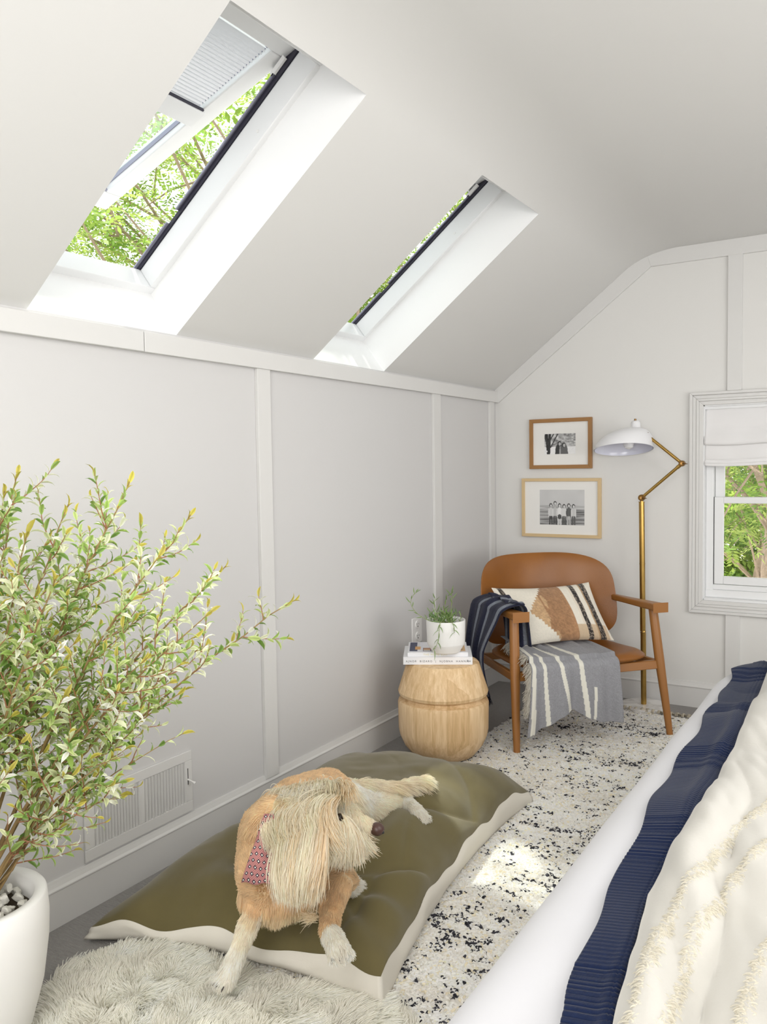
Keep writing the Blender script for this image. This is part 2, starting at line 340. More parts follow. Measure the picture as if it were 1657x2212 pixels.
# ------------------------------------------------------------------ roof windows
def sbox(b, u0, u1, y0, y1, w0, w1): return b.hexa([S(u0, y0, w0), S(u1, y0, w0), S(u1, y1, w0), S(u0, y1, w0), S(u0, y0, w1), S(u1, y0, w1), S(u1, y1, w1), S(u0, y1, w1)])
def roof_window(idx, y0, y1):
    root = empty('window_%d' % idx, S(0, (y0+y1)/2, WW), kind='structure')
    tag(root, label='open roof window %s' % ('with a pleated blind half drawn, left of the two' if idx == 1 else 'nearer the corner of the room'))
    e = .004
    b = B(); sbox(b, -.06, .03, y0-.05, y1+.05, WW, WW+.09); sbox(b, UT-.055, UT+.08, y0-.05, y1+.05, WW, WW+.085)
    sbox(b, .03, UT-.055, y0-.05, y0+.022, WW, WW+.085); sbox(b, .03, UT-.055, y1-.022, y1+.05, WW, WW+.085)
    b.done('window_frame', MAT['frame_w'], root, bevel=.003)
    b = B(); sbox(b, .02, UT-.02, y1-.028, y1-.006, WW+.086, WW+.098); sbox(b, .02, UT-.02, y0+.006, y0+.028, WW+.086, WW+.098); b.done('gasket', MAT['gasket'], root)
    b = B(); sbox(b, .30, .86, y1-.034, y1-.028, WW+.098, WW+.105); sbox(b, .30, .86, y1-.04, y1-.01, WW+.098, WW+.103); sbox(b, .0, .24, y1-.04, y1-.01, WW+.097, WW+.102); b.done('flashing_strip', MAT['alu'], root)
    b = B(); sbox(b, .85, .92, y1-.04, y1-.03, WW+.098, WW+.112); b.done('hinge_plate', MAT['plastic'], root)
    b = B(); sbox(b, .86, UT-.06, y1-.022, y1+.0, WW+.088, WW+.125); b.done('hinge', MAT['gasket'], root)
    c = S(.70, y1-.0225, WW+.03); b = B(); b.tube([c, (c[0], c[1]-.002, c[2])], .005, 12); b.done('screw', MAT['plastic'], root)
    # open sash, hinged along the top edge
    th = radians(17.5); hu, hw = UT-.045, WW+.092
    def T(s, y, n): return S(hu - s*cos(th)+n*sin(th), y, hw + s*sin(th)+n*cos(th))
    def tb(b, s0, s1, ya, yb, n0, n1): return b.hexa([T(s0, ya, n0), T(s1, ya, n0), T(s1, yb, n0), T(s0, yb, n0), T(s0, ya, n1), T(s1, ya, n1), T(s1, yb, n1), T(s0, yb, n1)])
    L = 1.0; ya, yb = y0+.012, y1-.012; st = .068
    b = B(); tb(b, 0, .085, ya, yb, 0, .05); tb(b, L-.09, L, ya, yb, 0, .05); tb(b, .085, L-.09, ya, ya+st, 0, .05); tb(b, .085, L-.09, yb-st, yb, 0, .05)
    b.done('sash', MAT['frame_w'], root, bevel=.004)
    b = B(); tb(b, .085, L-.09, ya+st, yb-st, .034, .04); b.done('pane', MAT['hazy'], root)
    b = B(); tb(b, .085, L-.09, yb-st-.004, yb-st, .020, .034); tb(b, .085, L-.09, ya+st, ya+st+.008, .004, .034); tb(b, L-.098, L-.09, ya+st, yb-st, .004, .034); b.done('glazing_seal', MAT['alu'], root)
    b = B(); tb(b, L-.02, L+.012, ya-.03, yb+.03, .03, .06); tb(b, 0, L, yb, yb+.03, .035, .06); tb(b, 0, L, ya-.03, ya, .035, .06); b.done('cladding', MAT['gasket'], root)
    # pleated blind
    s0, s1 = (.09, .40) if idx == 1 else (.09, .20); npl = 23 if idx == 1 else 10; V = []; ybl = ya+st+.003; ybr = yb-st-.012
    for k in range(npl*2+1):
        s = s0+(s1-s0)*k/(npl*2); n = .002+(.021 if k % 2 else 0)
        V += [T(s, ybl, n), T(s, ybr, n)]
    mesh('pleated_blind', V, [(2*k, 2*k+1, 2*k+3, 2*k+2) for k in range(npl*2)], MAT['blind'], root)
    b = B(); tb(b, s1, s1+.075, ybl-.002, yb-st+.012, -.012, .014); b.done('blind_rail', MAT['frame_w'], root, bevel=.003)
    b = B(); tb(b, s1-.006, s1+.002, ybl, yb-st, -.006, .002); b.done('blind_cord', MAT['gasket'], root)
    # lower bracket
    b = B(); tb(b, L-.16, L-.07, ya+.0, ya+.03, -.02, .0); b.done('lock_plate', MAT['plastic'], root, bevel=.002)
m = NT('blind_fabric'); m.set((.86, .86, .88), .8); t = m.n('ShaderNodeBsdfTranslucent'); t.inputs[0].default_value = (.62, .62, .64, 1); x = m.n('ShaderNodeMixShader'); x.inputs[0].default_value = .16
m.l(m.p.outputs[0], x.inputs[1]); m.l(t.outputs[0], x.inputs[2]); m.l(x.outputs[0], m.out.inputs[0]); MAT['blind'] = m.m
for i, (a_, b_) in enumerate(SKY): roof_window(i+1, a_, b_)

# ------------------------------------------------------------------ sash window in the back wall
root = empty('window_3', (WX0, 0, WZ0), kind='structure', label='white double-hung window beyond the bed, half covered by a blind')
def casing(prof_layers):
    for i, (o0, o1, d) in enumerate(prof_layers):
        b = B()
        X0, Xb, Z0, Zb = WX0-o1, WX1+o1, WZ0-o1, WZ1+o1; x0, xb, z0, zb = WX0-o0, WX1+o0, WZ0-o0, WZ1+o0
        for P in ([(X0, Z0), (x0, z0), (x0, zb), (X0, Zb)], [(xb, z0), (Xb, Z0), (Xb, Zb), (xb, zb)], [(X0, Zb), (x0, zb), (xb, zb), (Xb, Zb)], [(X0, Z0), (Xb, Z0), (xb, z0), (x0, z0)]):
            b.hexa([(x, 0, z) for x, z in P]+[(x, -d, z) for x, z in P])
        b.done('casing', MAT['trim'], root, bevel=.0025)
casing([(0, .022, .012), (.022, .036, .019), (.036, .056, .014), (.056, .072, .026)])
b = B(); b.box((WX0-.0, 0, WZ0), (WX0+.006, .12, WZ1)); b.box((WX1-.006, 0, WZ0), (WX1, .12, WZ1)); b.box((WX0, 0, WZ1-.006), (WX1, .12, WZ1)); b.done('jamb', MAT['frame_w'], root)
b = B(); b.box((WX0, -.0, WZ0-.005), (WX1, .13, WZ0+.012)); b.box((WX0+.006, .045, WZ0+.012), (WX1-.006, .12, WZ0+.055)); b.box((WX0+.006, .06, WZ0+.055), (WX1-.006, .12, WZ0+.085)); b.done('sill', MAT['frame_w'], root, bevel=.003)
b = B(); b.box((WX0+.006, .05, WZ0+.05), (WX0+.046, .12, WZ1)); b.box((WX1-.046, .05, WZ0+.05), (WX1-.006, .12, WZ1)); b.done('side_track', MAT['frame_w'], root, bevel=.003)
mz = 1.165
def sash(nm, z0, z1, y0, y1, rw, rb, rt):
    b = B(); xa, xc = WX0+.048, WX1-.048
    b.box((xa, y0, z0), (xa+rw, y1, z1)); b.box((xc-rw, y0, z0), (xc, y1, z1)); b.box((xa+rw, y0, z0), (xc-rw, y1, z0+rb)); b.box((xa+rw, y0, z1-rt), (xc-rw, y1, z1))
    s = b.done(nm, MAT['frame_w'], root, bevel=.003)
    b = B(); b.box((xa+rw, (y0+y1)/2-.002, z0+rb), (xc-rw, (y0+y1)/2+.002, z1-rt)); b.done('pane', MAT['glass'], s)
sash('lower_sash', WZ0+.087, mz+.04, .062, .088, .05, .045, .036); sash('upper_sash', mz+.004, WZ1-.01, .092, .115, .05, .036, .04)
b = B(); b.box((WX0+.047, .06, WZ0+.085), (WX0+.0495, .064, mz+.04)); b.done('gap_shade_strip', MAT['void'], root)  # dark strip standing in for the shade between track and sash
# roman shade
root = empty('roman_shade', (WX0, 0, WZ1), 'white linen roman shade drawn halfway down over the window', 'window shade')
prof = [(1.716, .045), (1.70, .028), (1.60, .022), (1.578, .012), (1.545, -.004), (1.512, -.012), (1.500, -.006), (1.498, .012), (1.53, .02), (1.535, .014), (1.47, .008), (1.425, .004), (1.418, .008), (1.417, .014), (1.424, .012), (1.4, -.001), (1.398, .004), (1.405, .006), (1.382, -.005)]
V = []; nx = 30
for i, (z, y) in enumerate(prof):
    for k in range(nx):
        t = k/(nx-1); V.append((WX0+.004+t*(WX1-WX0-.01), y+.003*sin(7*t*pi+i*.3)*(z < 1.6), z-.004*sin(pi*t*3)*(z < 1.6)))
o = mesh('shade_cloth', V, grid(len(prof), nx), None, root, True); o.data.materials.append(simple('white_linen', (.78, .77, .77), .9, 300, .25, .001, sheen=.2)); sm = o.modifiers.new('s', 'SUBSURF'); sm.levels = 1; sm.render_levels = 1; so = o.modifiers.new('t', 'SOLIDIFY'); so.thickness = .002
b = B(); b.box((WX0+.006, .02, 1.700), (WX1-.006, .05, 1.716)); b.done('headrail', MAT['frame_w'], root)

# ------------------------------------------------------------------ floor vent in the left wall
root = empty('wall_vent', (0, -2.98, .27), 'white painted metal wall vent with vertical slats above the baseboard', 'vent')
ya, yb, za, zb = -3.225, -2.752, .152, .378
b = B()
g1, g2 = (-3.187, -3.0), (-2.978, -2.786); gz = (.192, .342)
b.box((0, ya, za), (.008, yb, gz[0])); b.box((0, ya, gz[1]), (.008, yb, zb)); b.box((0, ya, gz[0]), (.008, g1[0], gz[1])); b.box((0, g1[1], gz[0]), (.008, g2[0], gz[1])); b.box((0, g2[1], gz[0]), (.008, yb, gz[1]))
b.done('vent_plate', MAT['trim'], root, bevel=.002)
b = B(); b.box((.0003, ya+.02, gz[0]-.01), (.0012, yb-.02, gz[1]+.01)); b.done('recess', simple('vent_dark', (.16, .155, .15), .8), root)
sb = B(); sb.hexa([(.001, 0, gz[0]), (.009, .006, gz[0]), (.0095, .0075, gz[0]), (.001, .002, gz[0]), (.001, 0, gz[1]), (.009, .006, gz[1]), (.0095, .0075, gz[1]), (.001, .002, gz[1])])
first = None
for (p, q), n in ((g1, 15), (g2, 14)):
    for k in range(n):
        y = p+.004+(q-p-.012)*k/(n-1)
        if first is None: first = sb.done('slat', MAT['trim'], root); first.location = (0, y, 0)
        else:
            o = first.copy(); COL.objects.link(o); o.location = (0, y, 0)
b = B(); b.box((.0081, -2.776, .255), (.0088, -2.773, .315)); b.done('lever_slot', MAT['void'], root)
b = B(); b.tube([(.006, -2.775, .275), (.026, -2.771, .268), (.034, -2.766, .262)], [.003, .003, .006], 10); b.done('lever', MAT['plastic'], root, smooth=True)
# outlet
root = empty('wall_outlet', (0, -1.065, .52), 'white double electrical outlet on the wall above the drum table', 'outlet')
b = B(); b.box((0, -1.118, .450), (.007, -1.012, .590)); b.done('outlet_plate', MAT['plastic'], root, bevel=.003)
for z in (.552, .489):
    b = B(); b.tube([(.006, -1.065, z), (.011, -1.065, z)], .022, 24); s = b.done('socket', MAT['plastic'], root, bevel=.0015)
    b = B(); b.box((.0108, -1.076, z-.002), (.0115, -1.073, z+.009)); b.box((.0108, -1.057, z-.002), (.0115, -1.054, z+.008)); b.tube([(.0108, -1.065, z-.010), (.0115, -1.065, z-.010)], .004, 10); b.done('socket_slots', MAT['void'], s)

# ================================================================== PICTURES
def canvas(w_, h_, fill): return np.ones((h_, w_, 3))*np.array(fill)
def blob(im, cx, cy, rx, ry, c, rot=0):
    h_, w_ = im.shape[:2]; Y, X = np.mgrid[0:h_, 0:w_]; X = X/w_; Y = 1-Y/h_
    dx, dy = X-cx, (Y-cy)*h_/w_; a = dx*cos(rot)+dy*sin(rot); b_ = -dx*sin(rot)+dy*cos(rot)
    im[(a/rx)**2+(b_/(ry*h_/w_))**2 < 1] = c
def line(im, x0, y0, x1, y1, r, c):
    n = 40
    for i in range(n+1):
        t = i/n; blob(im, x0+(x1-x0)*t, y0+(y1-y0)*t, r, r*im.shape[1]/im.shape[0], c)
def photo_couple():
    w_, h_ = 110, 76; Y, X = np.mgrid[0:h_, 0:w_]
    g = .42+.33*fbm(X/9, Y/5, 1.3, 3); g = np.where(Y > h_*.62, .86+.04*vnoise(X/4, Y/3, 2), g)
    im = np.repeat(np.clip(g, .08, .95)[..., None], 3, 2)
    line(im, .06, 1, .12, 0, .045, .03); line(im, .17, 1, .14, 0, .04, .04); line(im, .1, .5, .3, 1, .018, .05); line(im, .2, .35, .42, .98, .018, .05); line(im, 0, .9, .1, .5, .03, .05)
    blob(im, .05, .15, .05, .05, .8)
    for cx, hy, c in ((.48, .52, .05), (.62, .45, .14)):
        blob(im, cx-.0, .2, .13 if cx < .5 else .12, .32, c); blob(im, cx, 0, .14, .3, c)
        blob(im, cx, hy, .06, .115, .04); blob(im, cx+.012, hy-.02, .038, .08, .5)
    blob(im, .5, .12, .02, .3, .4)
    return im
def photo_family():
    w_, h_ = 130, 102; Y, X = np.mgrid[0:h_, 0:w_]; im = np.repeat((.60+.02*vnoise(X/20, Y/20))[..., None], 3, 2)
    sea = Y > h_*.44; im[sea] = (.48+.14*vnoise(X/30, Y/2.0, 4))[sea][:, None]
    low = Y > h_*.55; im[low] = (.30+.22*vnoise(X/40+Y/9., Y/3.2, 9))[low][:, None]
    P = [(.25, .56, .62, .10, .08), (.345, .62, .55, .50, .08), (.445, .56, .80, .12, .62), (.545, .54, .70, .14, .10), (.65, .56, .13, .13, .5), (.755, .54, .60, .55, .12)]
    for cx, hy, top, arm, leg in P:
        blob(im, cx, .36, .05, .15, top); blob(im, cx-.045, .35, .014, .13, .7 if top > .3 else .1); blob(im, cx+.045, .35, .014, .13, .7 if top > .3 else .1)
        lc = .1 if leg < .3 else .6
        line(im, cx-.02, .24, cx-.025, .03, .018, leg); line(im, cx+.02, .24, cx+.025, .03, .018, leg)
        blob(im, cx, hy, .036, .06, .08); blob(im, cx+.004, hy-.012, .021, .04, .66)
    blob(im, .445, .24, .045, .07, .09)
    return im
def raster(name, im, P0, eu, ev, mat, parent):   # flat print: one vertex-coloured cell grid, P0 top-left, eu right, ev down
    h_, w_ = im.shape[:2]; P0, eu, ev = Vector(P0), Vector(eu), Vector(ev); V = []
    U_, V_ = np.meshgrid(np.linspace(0, 1, w_), np.linspace(0, 1, h_))
    V = np.array(P0)[None]+U_.reshape(-1, 1)*np.array(eu)+V_.reshape(-1, 1)*np.array(ev)
    return mesh(name, V, gridN(h_, w_), mat, parent, col=im.reshape(-1, 3))
def picture(x0, x1, z0, z1, fw, mat, ph, im, label, tilt=0):
    root = empty('framed_photo', ((x0+x1)/2, 0, z0), label, 'picture', 'framed black and white photographs')
    b = B()
    for P in ([(x0, z0), (x0+fw, z0+fw), (x0+fw, z1-fw), (x0, z1)], [(x1-fw, z0+fw), (x1, z0), (x1, z1), (x1-fw, z1-fw)], [(x0, z1), (x0+fw, z1-fw), (x1-fw, z1-fw), (x1, z1)], [(x0, z0), (x1, z0), (x1-fw, z0+fw), (x0+fw, z0+fw)]):
        b.hexa([(x, -.001, z) for x, z in P]+[(x, -.024, z) for x, z in P])
    b.done('frame', mat, root, bevel=.0012)
    b = B(); b.box((x0+fw-.001, -.012, z0+fw-.001), (x1-fw+.001, -.004, z1-fw+.001)); b.done('mount', MAT['paper'], root)
    raster('photograph', im, (ph[0], -.0128, ph[3]), (ph[1]-ph[0], 0, 0), (0, 0, ph[2]-ph[3]), MAT['print'], root)
    return root
picture(.238, .635, 1.377, 1.685, .023, MAT['frame_oak'], (.335, .532, 1.467, 1.592), photo_couple(), 'small oak-framed photograph of two people in snow, upper of the pair')
picture(.185, .690, .953, 1.318, .019, MAT['frame_maple'], (.302, .587, 1.030, 1.247), photo_family(), 'larger pale maple-framed photograph of six people on a beach, lower of the pair')

# ================================================================== FLOOR LAMP
LX, LY = .985, -.175
root = empty('floor_lamp', (LX, LY, 0), 'brass jointed floor lamp with a white domed shade behind the armchair', 'lamp')
b = B(); b.lathe([(.128, 0), (.132, .004), (.132, .022), (.128, .027)], (LX+.005, LY+.0, 0), 64); b.done('base', MAT['marble'], root, smooth=True)
b = B(); b.tube([(LX, LY, .027), (LX-.004, LY, .44)], .0155, 20); b.tube([(LX-.004, LY, .44), (LX-.006, LY, .447)], .0165, 20); b.tube([(LX-.006, LY, .447), (LX-.010, LY, .83)], .0155, 20); b.tube([(LX-.010, LY, .83), (LX-.010, LY, .836)], .0165, 20); b.tube([(LX-.010, LY, .836), (LX-.014, LY, 1.182)], .0155, 20); b.tube([(LX-.014, LY, 1.182), (LX-.014, LY, 1.186)], .0175, 20)
b.tube([(LX-.014, LY, 1.184), (LX-.014, LY, 1.20)], .009, 16); b.done('pole', MAT['brass'], root, smooth=True)
J1, J2, J3 = Vector((.972, LY, 1.208)), Vector((1.190, LY, 1.398)), Vector((.980, LY, 1.576))
def joint(P, s=1):
    b = B(); b.tube([P+Vector((0, .016, 0)), P+Vector((0, -.016, 0))], .0165*s, 20); b.done('joint', MAT['brass_dark'], root, bevel=.002)
    b = B(); b.tube([P+Vector((0, -.016, 0)), P+Vector((.002, -.026, 0))], .007, 12); b.tube([P+Vector((.006, -.024, 0)), P+Vector((.034, -.026, -.003))], [.0045, .0015], 8); b.done('wing_nut', MAT['brass_dark'], root, smooth=True)
joint(J1, 1.1); joint(J2); joint(J3, .9)
for a_, c_ in ((J1, J2), (J2, J3)):
    d_ = (c_-a_).normalized(); off = Vector((0, 0, 0)); b = B(); b.tube([a_+d_*.014, c_-d_*.012], .0088, 16); b.tube([c_-d_*.035, c_-d_*.010], .0105, 16); b.done('arm', MAT['brass'], root, smooth=True)
b = B(); b.tube([J3+Vector((-.002, 0, .004)), Vector((.945, LY, 1.585))], [.011, .009], 12); b.done('shade_bracket', MAT['brass_dark'], root, smooth=True)
# shade: dome whose apex sits to the right of the rim centre
C0 = Vector((.868, LY-.0, 1.482)); RS = .163
def dome(r_scale, n=48):
    V = []; rings = 18
    tx = radians(-5)
    for i in range(rings+1):
        t = i/rings; rr = RS*r_scale*cos(t*pi/2*.90)**.80; h_ = .112*r_scale*sin(t*pi/2*.90)/sin(pi/2*.90)
        sh = .058*t**1.6
        for k in range(n):
            q = 2*pi*k/n; x, y, z = rr*cos(q)+sh, rr*sin(q), h_
            z += x*.085; V.append((C0.x+x, C0.y+y*cos(.19)+z*sin(.19), C0.z-y*sin(.19)+z*cos(.19)))
    return V, grid(rings+1, n, True), n, rings
V, Fc, n_, rings = dome(1.0); base = rings*n_; Fc.append(tuple(base+k for k in range(n_)))
o = mesh('shade', V, Fc, MAT['shade_w'], root, True)
V, Fc, n_, rings = dome(.982); base = rings*n_; Fc.append(tuple(base+k for k in range(n_)))
mesh('shade_lining', V, Fc, MAT['shade_in'], root, True)
top = Vector((.932, LY+.019, 1.593))
b = B(); b.lathe([(.036, -.014), (.028, .0), (.0255, .040), (.020, .049), (.008, .053)], top, 32); b.done('shade_neck', MAT['shade_w'], root, smooth=True)
b = B(); b.tube([top+Vector((-.003, 0, .050)), top+Vector((-.002, 0, .062))], .0065, 16); b.done('finial', MAT['brass_dark'], root, bevel=.001)
b = B(); b.lathe([(.012, .10), (.014, .075), (.028, .045), (.030, .03), (.024, .012), (.008, .002)][::-1], C0+Vector((.03, 0, -.0)), 24); b.done('bulb', simple('frosted_bulb', (.85, .85, .86), .15), root, smooth=True)

# ================================================================== DRUM TABLE
TX, TY = .350, -1.425
root = empty('drum_side_table', (TX, TY, 0), 'pale turned wooden drum side table with a groove round its middle', 'side table')
b = B(); b.lathe([(.125, 0), (.150, .012), (.190, .060), (.210, .105), (.216, .135), (.2185, .262), (.213, .276), (.196, .282), (.192, .286), (.192, .291), (.196, .296), (.213, .304), (.2165, .318), (.174, .450), (.167, .457), (.15, .459)], (TX, TY, .011), 96)
b.done('turned_body', MAT['palewood'], root, smooth=True, angle=28)
TZ = .470
# ------------------------------------------------------------------ books
eb = Vector((.880, .476, 0)); ed = Vector((-.476, .880, 0)); up = Vector((0, 0, 1))
def book(name, P0, wdt, dep, th, label, rot=0, cov=.003):
    P0 = Vector(P0); R_ = Matrix.Rotation(rot, 3, 'Z'); e1, e2 = R_@eb, R_@ed
    root = empty(name, P0, label, 'book')
    def bx(b, a0, a1, d0, d1, z0, z1): return b.hexa([P0+e1*a+e2*d+up*z for z in (z0, z1) for a, d in ((a0, d0), (a1, d0), (a1, d1), (a0, d1))])
    b = B(); bx(b, .003, wdt-.003, .004, dep-.004, cov, th-cov); b.done('page_block', MAT['paper'], root)
    b = B(); bx(b, 0, wdt, 0, dep, 0, cov); bx(b, 0, wdt, 0, dep, th-cov, th); bx(b, 0, wdt, 0, .003, cov, th-cov); b.done('cover', MAT['cover'], root, bevel=.0008)
    return root, P0, e1, e2
def text(name, body, size, P, e1, e2, mat, parent, space=1.0):
    cu = bpy.data.curves.new(name, 'FONT'); cu.body = body; cu.size = size; cu.extrude = .0002; cu.space_character = space
    o = bpy.data.objects.new(name, cu); COL.objects.link(o); n = e1.cross(e2); Mx = Matrix((e1, e2, n)).transposed().to_4x4(); Mx.translation = P
    dg = bpy.context.evaluated_depsgraph_get(); me = bpy.data.meshes.new_from_object(o.evaluated_get(dg)); bpy.data.objects.remove(o)
    me.transform(Mx); me.materials.clear(); me.materials.append(mat); o = bpy.data.objects.new(name, me); COL.objects.link(o); return adopt(o, parent)
r1, P1, e1, e2 = book('book', (.228, -1.592, TZ), .325, .245, .036, 'thick white book with a dark-lettered spine, lower of the two on the drum table')
text('spine_lettering', 'AJNOR  BIZARO  |  NJOBNA  HANNAH', .0125, P1+e1*.012-e2*.0004+up*.012, e1, up, MAT['ink'], r1, 1.45)
b = B(); c_ = P1+e1*.303-e2*.0005+up*.018; b.tube([c_+e1*-.003+up*.004, c_+e1*.003+up*.002, c_+e1*-.002-up*.001, c_+e1*.004-up*.004], .0011, 6); b.done('spine_mark', MAT['ink'], r1)
r2, P2, f1, f2 = book('book', P1+e1*.020+e2*.012+up*.036, .285, .228, .020, 'thinner white book with small pictures of shelves on its cover, under the plant', 0.0, .002)
text('spine_lettering', 'THE HOME EDIT', .0125, P2+f1*.075-f2*.0004+up*.005, f1, up, MAT['ink_y'], r2, 1.3)
im = canvas(96, 76, (.83, .83, .87))
def rect(x0, y0, x1, y1, c): im[int((1-y1)*76):int((1-y0)*76), int(x0*96):int(x1*96)] = c
rect(.03, .08, .16, .97, (.06, .07, .13)); rect(.15, .45, .2, .95, (.75, .75, .78)); rect(.12, .25, .22, .55, (.75, .42, .16)); rect(.21, .08, .24, .97, (.80, .80, .86))
rect(.25, .08, .40, .42, (.12, .07, .12)); rect(.27, .12, .38, .2, (.80, .78, .75)); rect(.27, .23, .38, .3, (.85, .5, .2)); rect(.27, .33, .38, .39, (.8, .42, .2))
rect(.43, .08, .66, .40, (.76, .50, .24)); rect(.44, .25, .5, .4, (.15, .1, .1)); rect(.47, .12, .5, .2, (.1, .06, .06)); rect(.69, .08, .80, .3, (.45, .30, .28))
rect(.84, .08, .97, .97, (.74, .50, .27)); rect(.80, .3, .86, .97, (.14, .12, .14)); rect(.87, .55, .93, .62, (.2, .1, .1)); rect(.87, .25, .93, .3, (.1, .1, .1)); rect(.88, .8, .95, .88, (.8, .8, .8)); rect(.43, .55, .8, .95, (.72, .72, .76))
raster('cover_pictures', im, P2+f2*.222+up*.0203+f1*.004, f1*.277, -f2*.218, MAT['print'], r2)
# ------------------------------------------------------------------ small potted plant
PZ = TZ+.056; PC = Vector((.392, -1.470, PZ+.0005))
root = empty('potted_trailing_plant', PC, 'small white pot with a trailing narrow-leaved green plant on the books', 'potted plant')
b = B(); b.lathe([(.0, .0), (.062, .0), (.068, .004), (.071, .012), (.088, .038), (.0895, .045), (.0925, .150), (.0915, .153), (.0875, .153), (.085, .148), (.081, .125), (.0, .125)], PC, 64, False, False); b.done('pot', MAT['ceramic'], root, smooth=True, angle=30)
b = B(); b.lathe([(.0, .130), (.05, .131), (.082, .127)], PC, 32, False, False); b.done('soil', MAT['soil'], root)
GREENS = [(.22, .36, .10), (.30, .45, .16), (.16, .30, .10), (.36, .50, .22)]
def vadd(a, b_): return (a[0]+b_[0], a[1]+b_[1], a[2]+b_[2])
camr = Vector((.849, .528, 0))      # roughly sideways along the table front
def sprig(pts, name='sprig', nl=10, ll=.028, rs=.0016):
    P = [PC+camr*x+Vector((-.528, .849, 0))*y+up*z for x, y, z in pts]
    # resample
    Q = []
    for i in range(len(P)-1):
        for k in range(4):
            t = k/4; p0, p1, p2, p3 = P[max(i-1, 0)], P[i], P[i+1], P[min(i+2, len(P)-1)]
            Q.append(.5*((2*p1)+(p2-p0)*t+(2*p0-5*p1+4*p2-p3)*t*t+(3*p1-p0-3*p2+p3)*t**3))
    Q.append(P[-1]); b = B(); b.tube(Q, [rs*(1-.5*i/len(Q)) for i in range(len(Q))], 6)
    nst = len(b.v)
    for k in range(nl):
        t = .12+.88*k/(nl-1); i = min(int(t*(len(Q)-1)), len(Q)-2); p = Q[i].lerp(Q[i+1], t*(len(Q)-1)-i) if t < 1 else Q[-1]
        T_ = (Q[min(i+1, len(Q)-1)]-Q[max(i-1, 0)]).normalized(); a = T_.orthogonal().normalized(); a.rotate(Matrix.Rotation(k*2.4+random.random(), 3, T_))
        d_ = (a*.8+T_*.55).normalized(); l_ = ll*random.uniform(.7, 1.2); e = d_.cross(T_).normalized()
        pp = [p, p+d_*l_*.35+up*.002, p+d_*l_*.7+T_*l_*.12+up*.002, p+d_*l_+T_*l_*.35]
        b.tube(pp, [.0008, .0026, .0022, .0004], 5, sq=.5)
    c_ = random.choice(GREENS); V = b.v; col = np.array([c_]*len(V)); col[:nst] = (.40, .48, .18)
    o = mesh(name, V, b.f, MAT['leafm'], root, True, col=col*rng.uniform(.85, 1.15)); return o
zz = .13
sprig([(-.03, 0, zz), (-.09, -.01, .155), (-.14, -.01, .19), (-.165, -.01, .235), (-.150, -.01, .275), (-.135, -.01, .285)], nl=12, ll=.03)
sprig([(.02, 0, zz), (.025, 0, .19), (.03, 0, .25), (.028, 0, .285)], nl=9, ll=.034)
sprig([(-.02, -.02, zz), (-.04, -.02, .18), (-.055, -.02, .225), (-.05, -.02, .255)], nl=7, ll=.034)
sprig([(.0, .02, zz), (-.01, .02, .18), (.0, .02, .22), (.01, .02, .26)], nl=6, ll=.03)
sprig([(-.01, -.04, zz), (-.03, -.085, .158), (-.038, -.100, .12), (-.045, -.100, .07), (-.062, -.098, .03)], nl=13, ll=.036)
sprig([(.02, -.04, zz), (.02, -.085, .158), (.03, -.103, .135), (.03, -.105, .11)], nl=6, ll=.03)
for k in range(16):
    a = random.uniform(0, 2*pi); r_ = random.uniform(.01, .055); x, y = r_*cos(a), r_*sin(a)
    sprig([(x, y, zz), (x*1.4+.01*random.uniform(-1, 1), y*1.2, .155), (x*1.7+random.uniform(-.02, .02), y*1.4, random.uniform(.165, .195))], nl=7, ll=.026)
sprig([(.06, -.03, zz), (.066, -.04, .16), (.068, -.04, .185)], nl=5, ll=.014)

# ================================================================== ARMCHAIR
O2 = Vector((.9395, -.926, 0)); ER = Vector((.6741, .7386, 0)); EF = Vector((.7386, -.6741, 0))
def L(r, f, z): return O2+ER*r+EF*f+up*z
root = empty('armchair', L(0, -.35, 0), 'low tan leather armchair with oiled wooden arms and splayed legs', 'armchair')
for s in (-1, 1):
    b = B(); pts = [L(s*.427, 0, .0105), L(s*.417, -.03, .2), L(s*.405, -.062, .40), L(s*.392, -.10, .655)]
    b.tube(pts, [.0165, .021, .0255, .0235], 20, sq=.85); b.done('leg', MAT['oak'], root, smooth=True)
    b = B(); pts = [L(s*.36, -.68, .0105), L(s*.365, -.62, .25), L(s*.375, -.56, .45), L(s*.385, -.52, .655)]
    b.tube(pts, [.015, .021, .022, .019], 20, sq=.85); b.done('leg', MAT['oak'], root, smooth=True)
    # arm: tapered plank
    b = B(); st_ = [(-.025, .036, .648, .683), (-.06, .036, .648, .685), (-.30, .026, .645, .676), (-.50, .016, .640, .672), (-.57, .012, .640, .668)]
    for i in range(len(st_)-1):
        f0, w0, za, zb = st_[i]; f1_, w1, zc, zd = st_[i+1]; c0 = s*(.388); 
        if i == 0: b.add([L(c0-w0, f0, za), L(c0+w0, f0, za), L(c0+w0, f0, zb), L(c0-w0, f0, zb)], [(0, 1, 2, 3)])
        n = len(b.v); b.add([L(c0-w1, f1_, zc), L(c0+w1, f1_, zc), L(c0+w1, f1_, zd), L(c0-w1, f1_, zd)], []); q = n-4
        for k in range(4): j = (k+1) % 4; b.f.append((q+k, q+j, n+j, n+k))
    b.f.append((n, n+1, n+2, n+3)); o = b.done('arm', MAT['oak'], root, bevel=.008, seg=3)
b = B()
b.hexa([L(-.41, -.075, .345), L(.41, -.075, .345), L(.41, -.048, .345), L(-.41, -.048, .345), L(-.405, -.082, .388), L(.405, -.082, .388), L(.405, -.055, .388), L(-.405, -.055, .388)])
